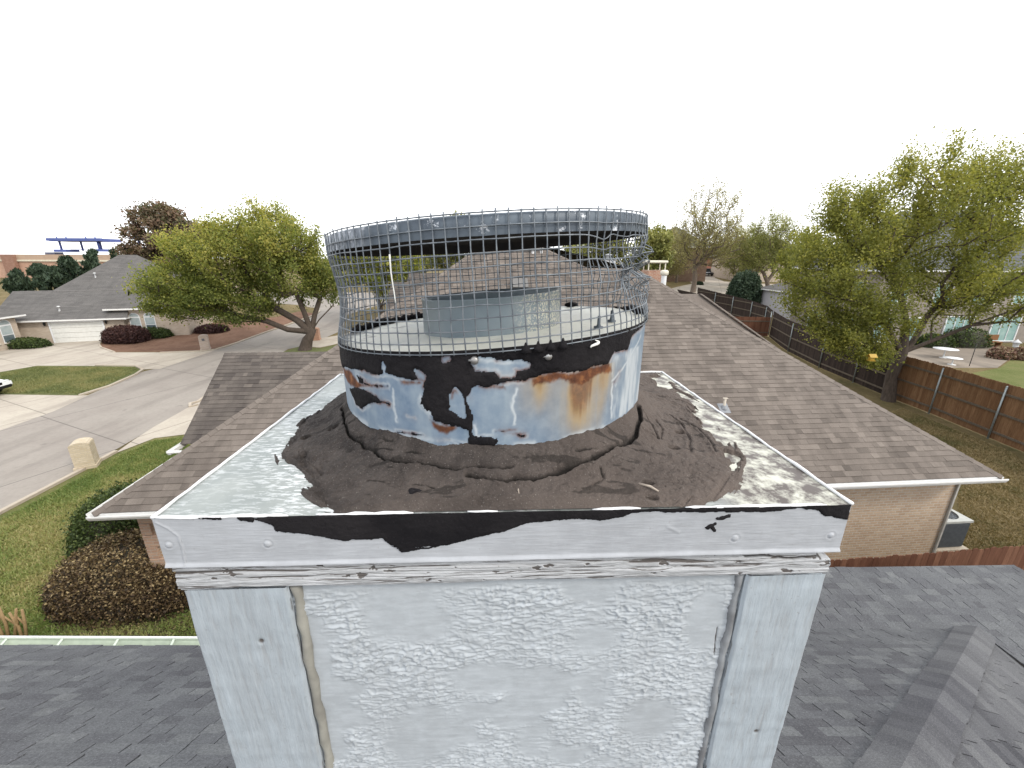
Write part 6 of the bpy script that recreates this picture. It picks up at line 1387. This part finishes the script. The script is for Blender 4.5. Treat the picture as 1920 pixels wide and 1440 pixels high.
# ================================================================== cars
def car(name, label, P, rz, paint, suv=True, L=4.7):
    T = thing(name, label, 'car', P); P = np.array(P, float); a = np.array([math.cos(rz), math.sin(rz), 0]); b = np.array([-math.sin(rz), math.cos(rz), 0]); Wc = 1.86; hb, ht = (1.0, 1.72) if suv else (.88, 1.45)
    def pt(x, y, z): return P+a*x+b*y+EZ*z
    prof = [(-L/2+.05, .42), (-L/2, .55), (-L/2+.02, .80), (-L/2+.12, hb-.04), (-L/2+.35, hb), (L/2-1.35, hb), (L/2-.5, hb-.10), (L/2-.14, hb-.20), (L/2-.02, .72), (L/2, .52), (L/2-.08, .40)]
    mb = MB(); n = len(prof); rows = []
    for y, s_, dz in ((-Wc/2+.05, .985, -.02), (-Wc/2, 1, 0), (Wc/2, 1, 0), (Wc/2-.05, .985, -.02)): rows.append([pt(x*s_, y, z) for x, z in prof])
    tr = [[pt(x*.96, y, z) for x, z in prof] for y in (-Wc/2+.12, Wc/2-.12)]
    allr = [[pt(x*.97, -Wc/2+.10, max(.36, z+.0)) for x, z in prof], [pt(x, -Wc/2, z-.0) for x, z in prof], [pt(x, Wc/2, z) for x, z in prof], [pt(x*.97, Wc/2-.10, z) for x, z in prof]]
    order = [allr[1], [pt(x*1.006, -Wc/2+.12, z+.015) for x, z in prof], [pt(x*1.006, Wc/2-.12, z+.015) for x, z in prof], allr[2]]
    for r0_, r1_ in zip(order[:-1], order[1:]):
        for i in range(n): j = (i+1) % n; mb.face([r0_[i], r0_[j], r1_[j], r1_[i]][::-1], smooth=True)
    mb.face(order[0]); mb.face(order[-1][::-1]); mb.build('body', paint, T)
    mb = MB(); x0, x1, x2, x3 = (-L/2+.14, -L/2+.40, L/2-2.25, L/2-1.35); wi = Wc/2-.20
    cabin = [(x0, hb-.02, Wc/2-.06), (x1, ht, wi), (x2, ht, wi), (x3, hb-.02, Wc/2-.06)]
    lft = [pt(x, -w, z) for x, z, w in cabin]; rgt = [pt(x, w, z) for x, z, w in cabin]
    mb.face(lft); mb.face(rgt[::-1])
    for i in (0, 2): mb.face([lft[i], rgt[i], rgt[i+1], lft[i+1]])
    mb.build('windows', M_carglass, T)
    mb = MB(); mb.box(pt((x1+x2)/2, 0, ht+.015), (x2-x1+.1, 2*wi+.06, .06), ax=(a, b, EZ), bevel=.025)
    for x_a, x_b in ((x0, x1), (x3, x2), (.15, .1)):
        for s_ in (-1, 1): mb.tube([pt(x_a, s_*(Wc/2-.06), hb-.02), pt(x_b, s_*wi, ht)], .045, 6)
    mb.build('cabin_roof', paint, T)
    for x in (-L/2+.95, L/2-.92):
        for s_ in (-1, 1):
            c = pt(x, s_*(Wc/2-.10), .36); mb = MB(); mb.tube([c-b*.11, c-b*.10, c+b*.10, c+b*.11], [.30, .36, .36, .30], 20); Wh = mb.build('wheel', M_blk, T)
            mb = MB(); mb.tube([c+b*s_*.10, c+b*s_*.118], [.22, .20], 16); mb.build('rim', M_screw, Wh)
    for s_ in (-1, 1):
        mb = MB(); mb.box(pt(L/2-.10, s_*.66, .73), (.16, .36, .13), ax=(a, b, EZ), bevel=.03); mb.build('headlight', M_carlamp, T)
        mb = MB(); mb.box(pt(-L/2+.03, s_*.78, .82), (.08, .18, .26), ax=(a, b, EZ), bevel=.02); mb.build('tail_light', M_tail, T)
    mb = MB(); mb.box(pt(L/2-.02, 0, .46), (.12, 1.7, .18), ax=(a, b, EZ), bevel=.04); mb.box(pt(L/2-.005, 0, .68), (.06, .8, .14), ax=(a, b, EZ), bevel=.02); mb.build('bumper', M_blk, T)
M_carglass = simple('car_glass', (.02, .025, .03), None, 3, .08, 0, spec=.6); M_carlamp = simple('lamp_lens', (.6, .62, .62), None, 3, .15, 0, spec=.6); M_tail = simple('tail_lens', (.25, .01, .01), None, 3, .2, 0)
k = NB('white_car_paint'); M_cw = k.set((.70, .71, .72), .25, 0, .5); k = NB('black_car_paint'); M_cb = k.set((.012, .013, .016), .2, 0, .5)
P = g(8, 744); car('parked_car', 'white car on the lower driveway, only its nose in the picture at the left edge', P+np.array([-2.5, -.35, 0]), .12, M_cw, False, 4.6)
P = g(1325, 517); car('parked_car', 'dark car parked on the far pale driveway', P, -1.75, M_cb, True, 4.7)
# ---- grass blades on the near lawns
def blades(name, poly, n, h, seed, cols, label):
    rg = np.random.default_rng(seed); Pp = np.array([g(*q)[:2] for q in poly]); lo, hi = Pp.min(0), Pp.max(0)
    c = lo+(hi-lo)*rg.random((n*3, 2)); c = c[sdpoly(c[:, 0], c[:, 1], Pp) > .05][:n]
    k_ = len(c); z = np.array([terr(0, y) for y in c[:, 1]])+.008; an = rg.random(k_)*6.283; w = .010+.012*rg.random(k_); hh_ = h*(.4+.9*rg.random(k_)); le = rg.normal(size=(k_, 2))*.035
    dx, dy = np.cos(an)*w, np.sin(an)*w; B0 = np.stack([c[:, 0]-dx, c[:, 1]-dy, z], 1); B1 = np.stack([c[:, 0]+dx, c[:, 1]+dy, z], 1); T1_ = np.stack([c[:, 0]+le[:, 0]+dx*.2, c[:, 1]+le[:, 1]+dy*.2, z+hh_], 1); T0_ = np.stack([c[:, 0]+le[:, 0]-dx*.2, c[:, 1]+le[:, 1]-dy*.2, z+hh_], 1)
    tn = np.clip(.5+.9*fbm(c[:, 0]*.8, c[:, 1]*.8, o=4, seed=seed)+.22*rg.normal(size=k_), 0, 1)
    o = quads_obj(name, np.stack([B0, B1, T1_, T0_], 1), tn, leaf_mat(name+'_'+str(seed), cols, .25), None); struct(o, 'stuff'); return o
blades('grass', [(-40, 1100), (0, 975), (150, 896), (215, 858), (290, 826), (347, 820), (420, 900), (420, 1200), (0, 1215), (-40, 1215)], 90000, .06, 5, [(.115, .17, .045), (.175, .22, .066), (.25, .26, .095), (.34, .30, .14)], '')
blades('grass', [(1650, 780), (1690, 765), (1900, 850), (1960, 900), (1960, 1050), (1800, 1050), (1790, 900)], 50000, .05, 6, [(.12, .12, .05), (.19, .155, .07), (.25, .19, .095), (.30, .235, .125)], '')
blades('grass', [(0, 700), (70, 688), (255, 689), (262, 693), (200, 722), (150, 739), (0, 738)], 40000, .06, 7, [(.12, .145, .055), (.19, .205, .08), (.27, .25, .11)], '')
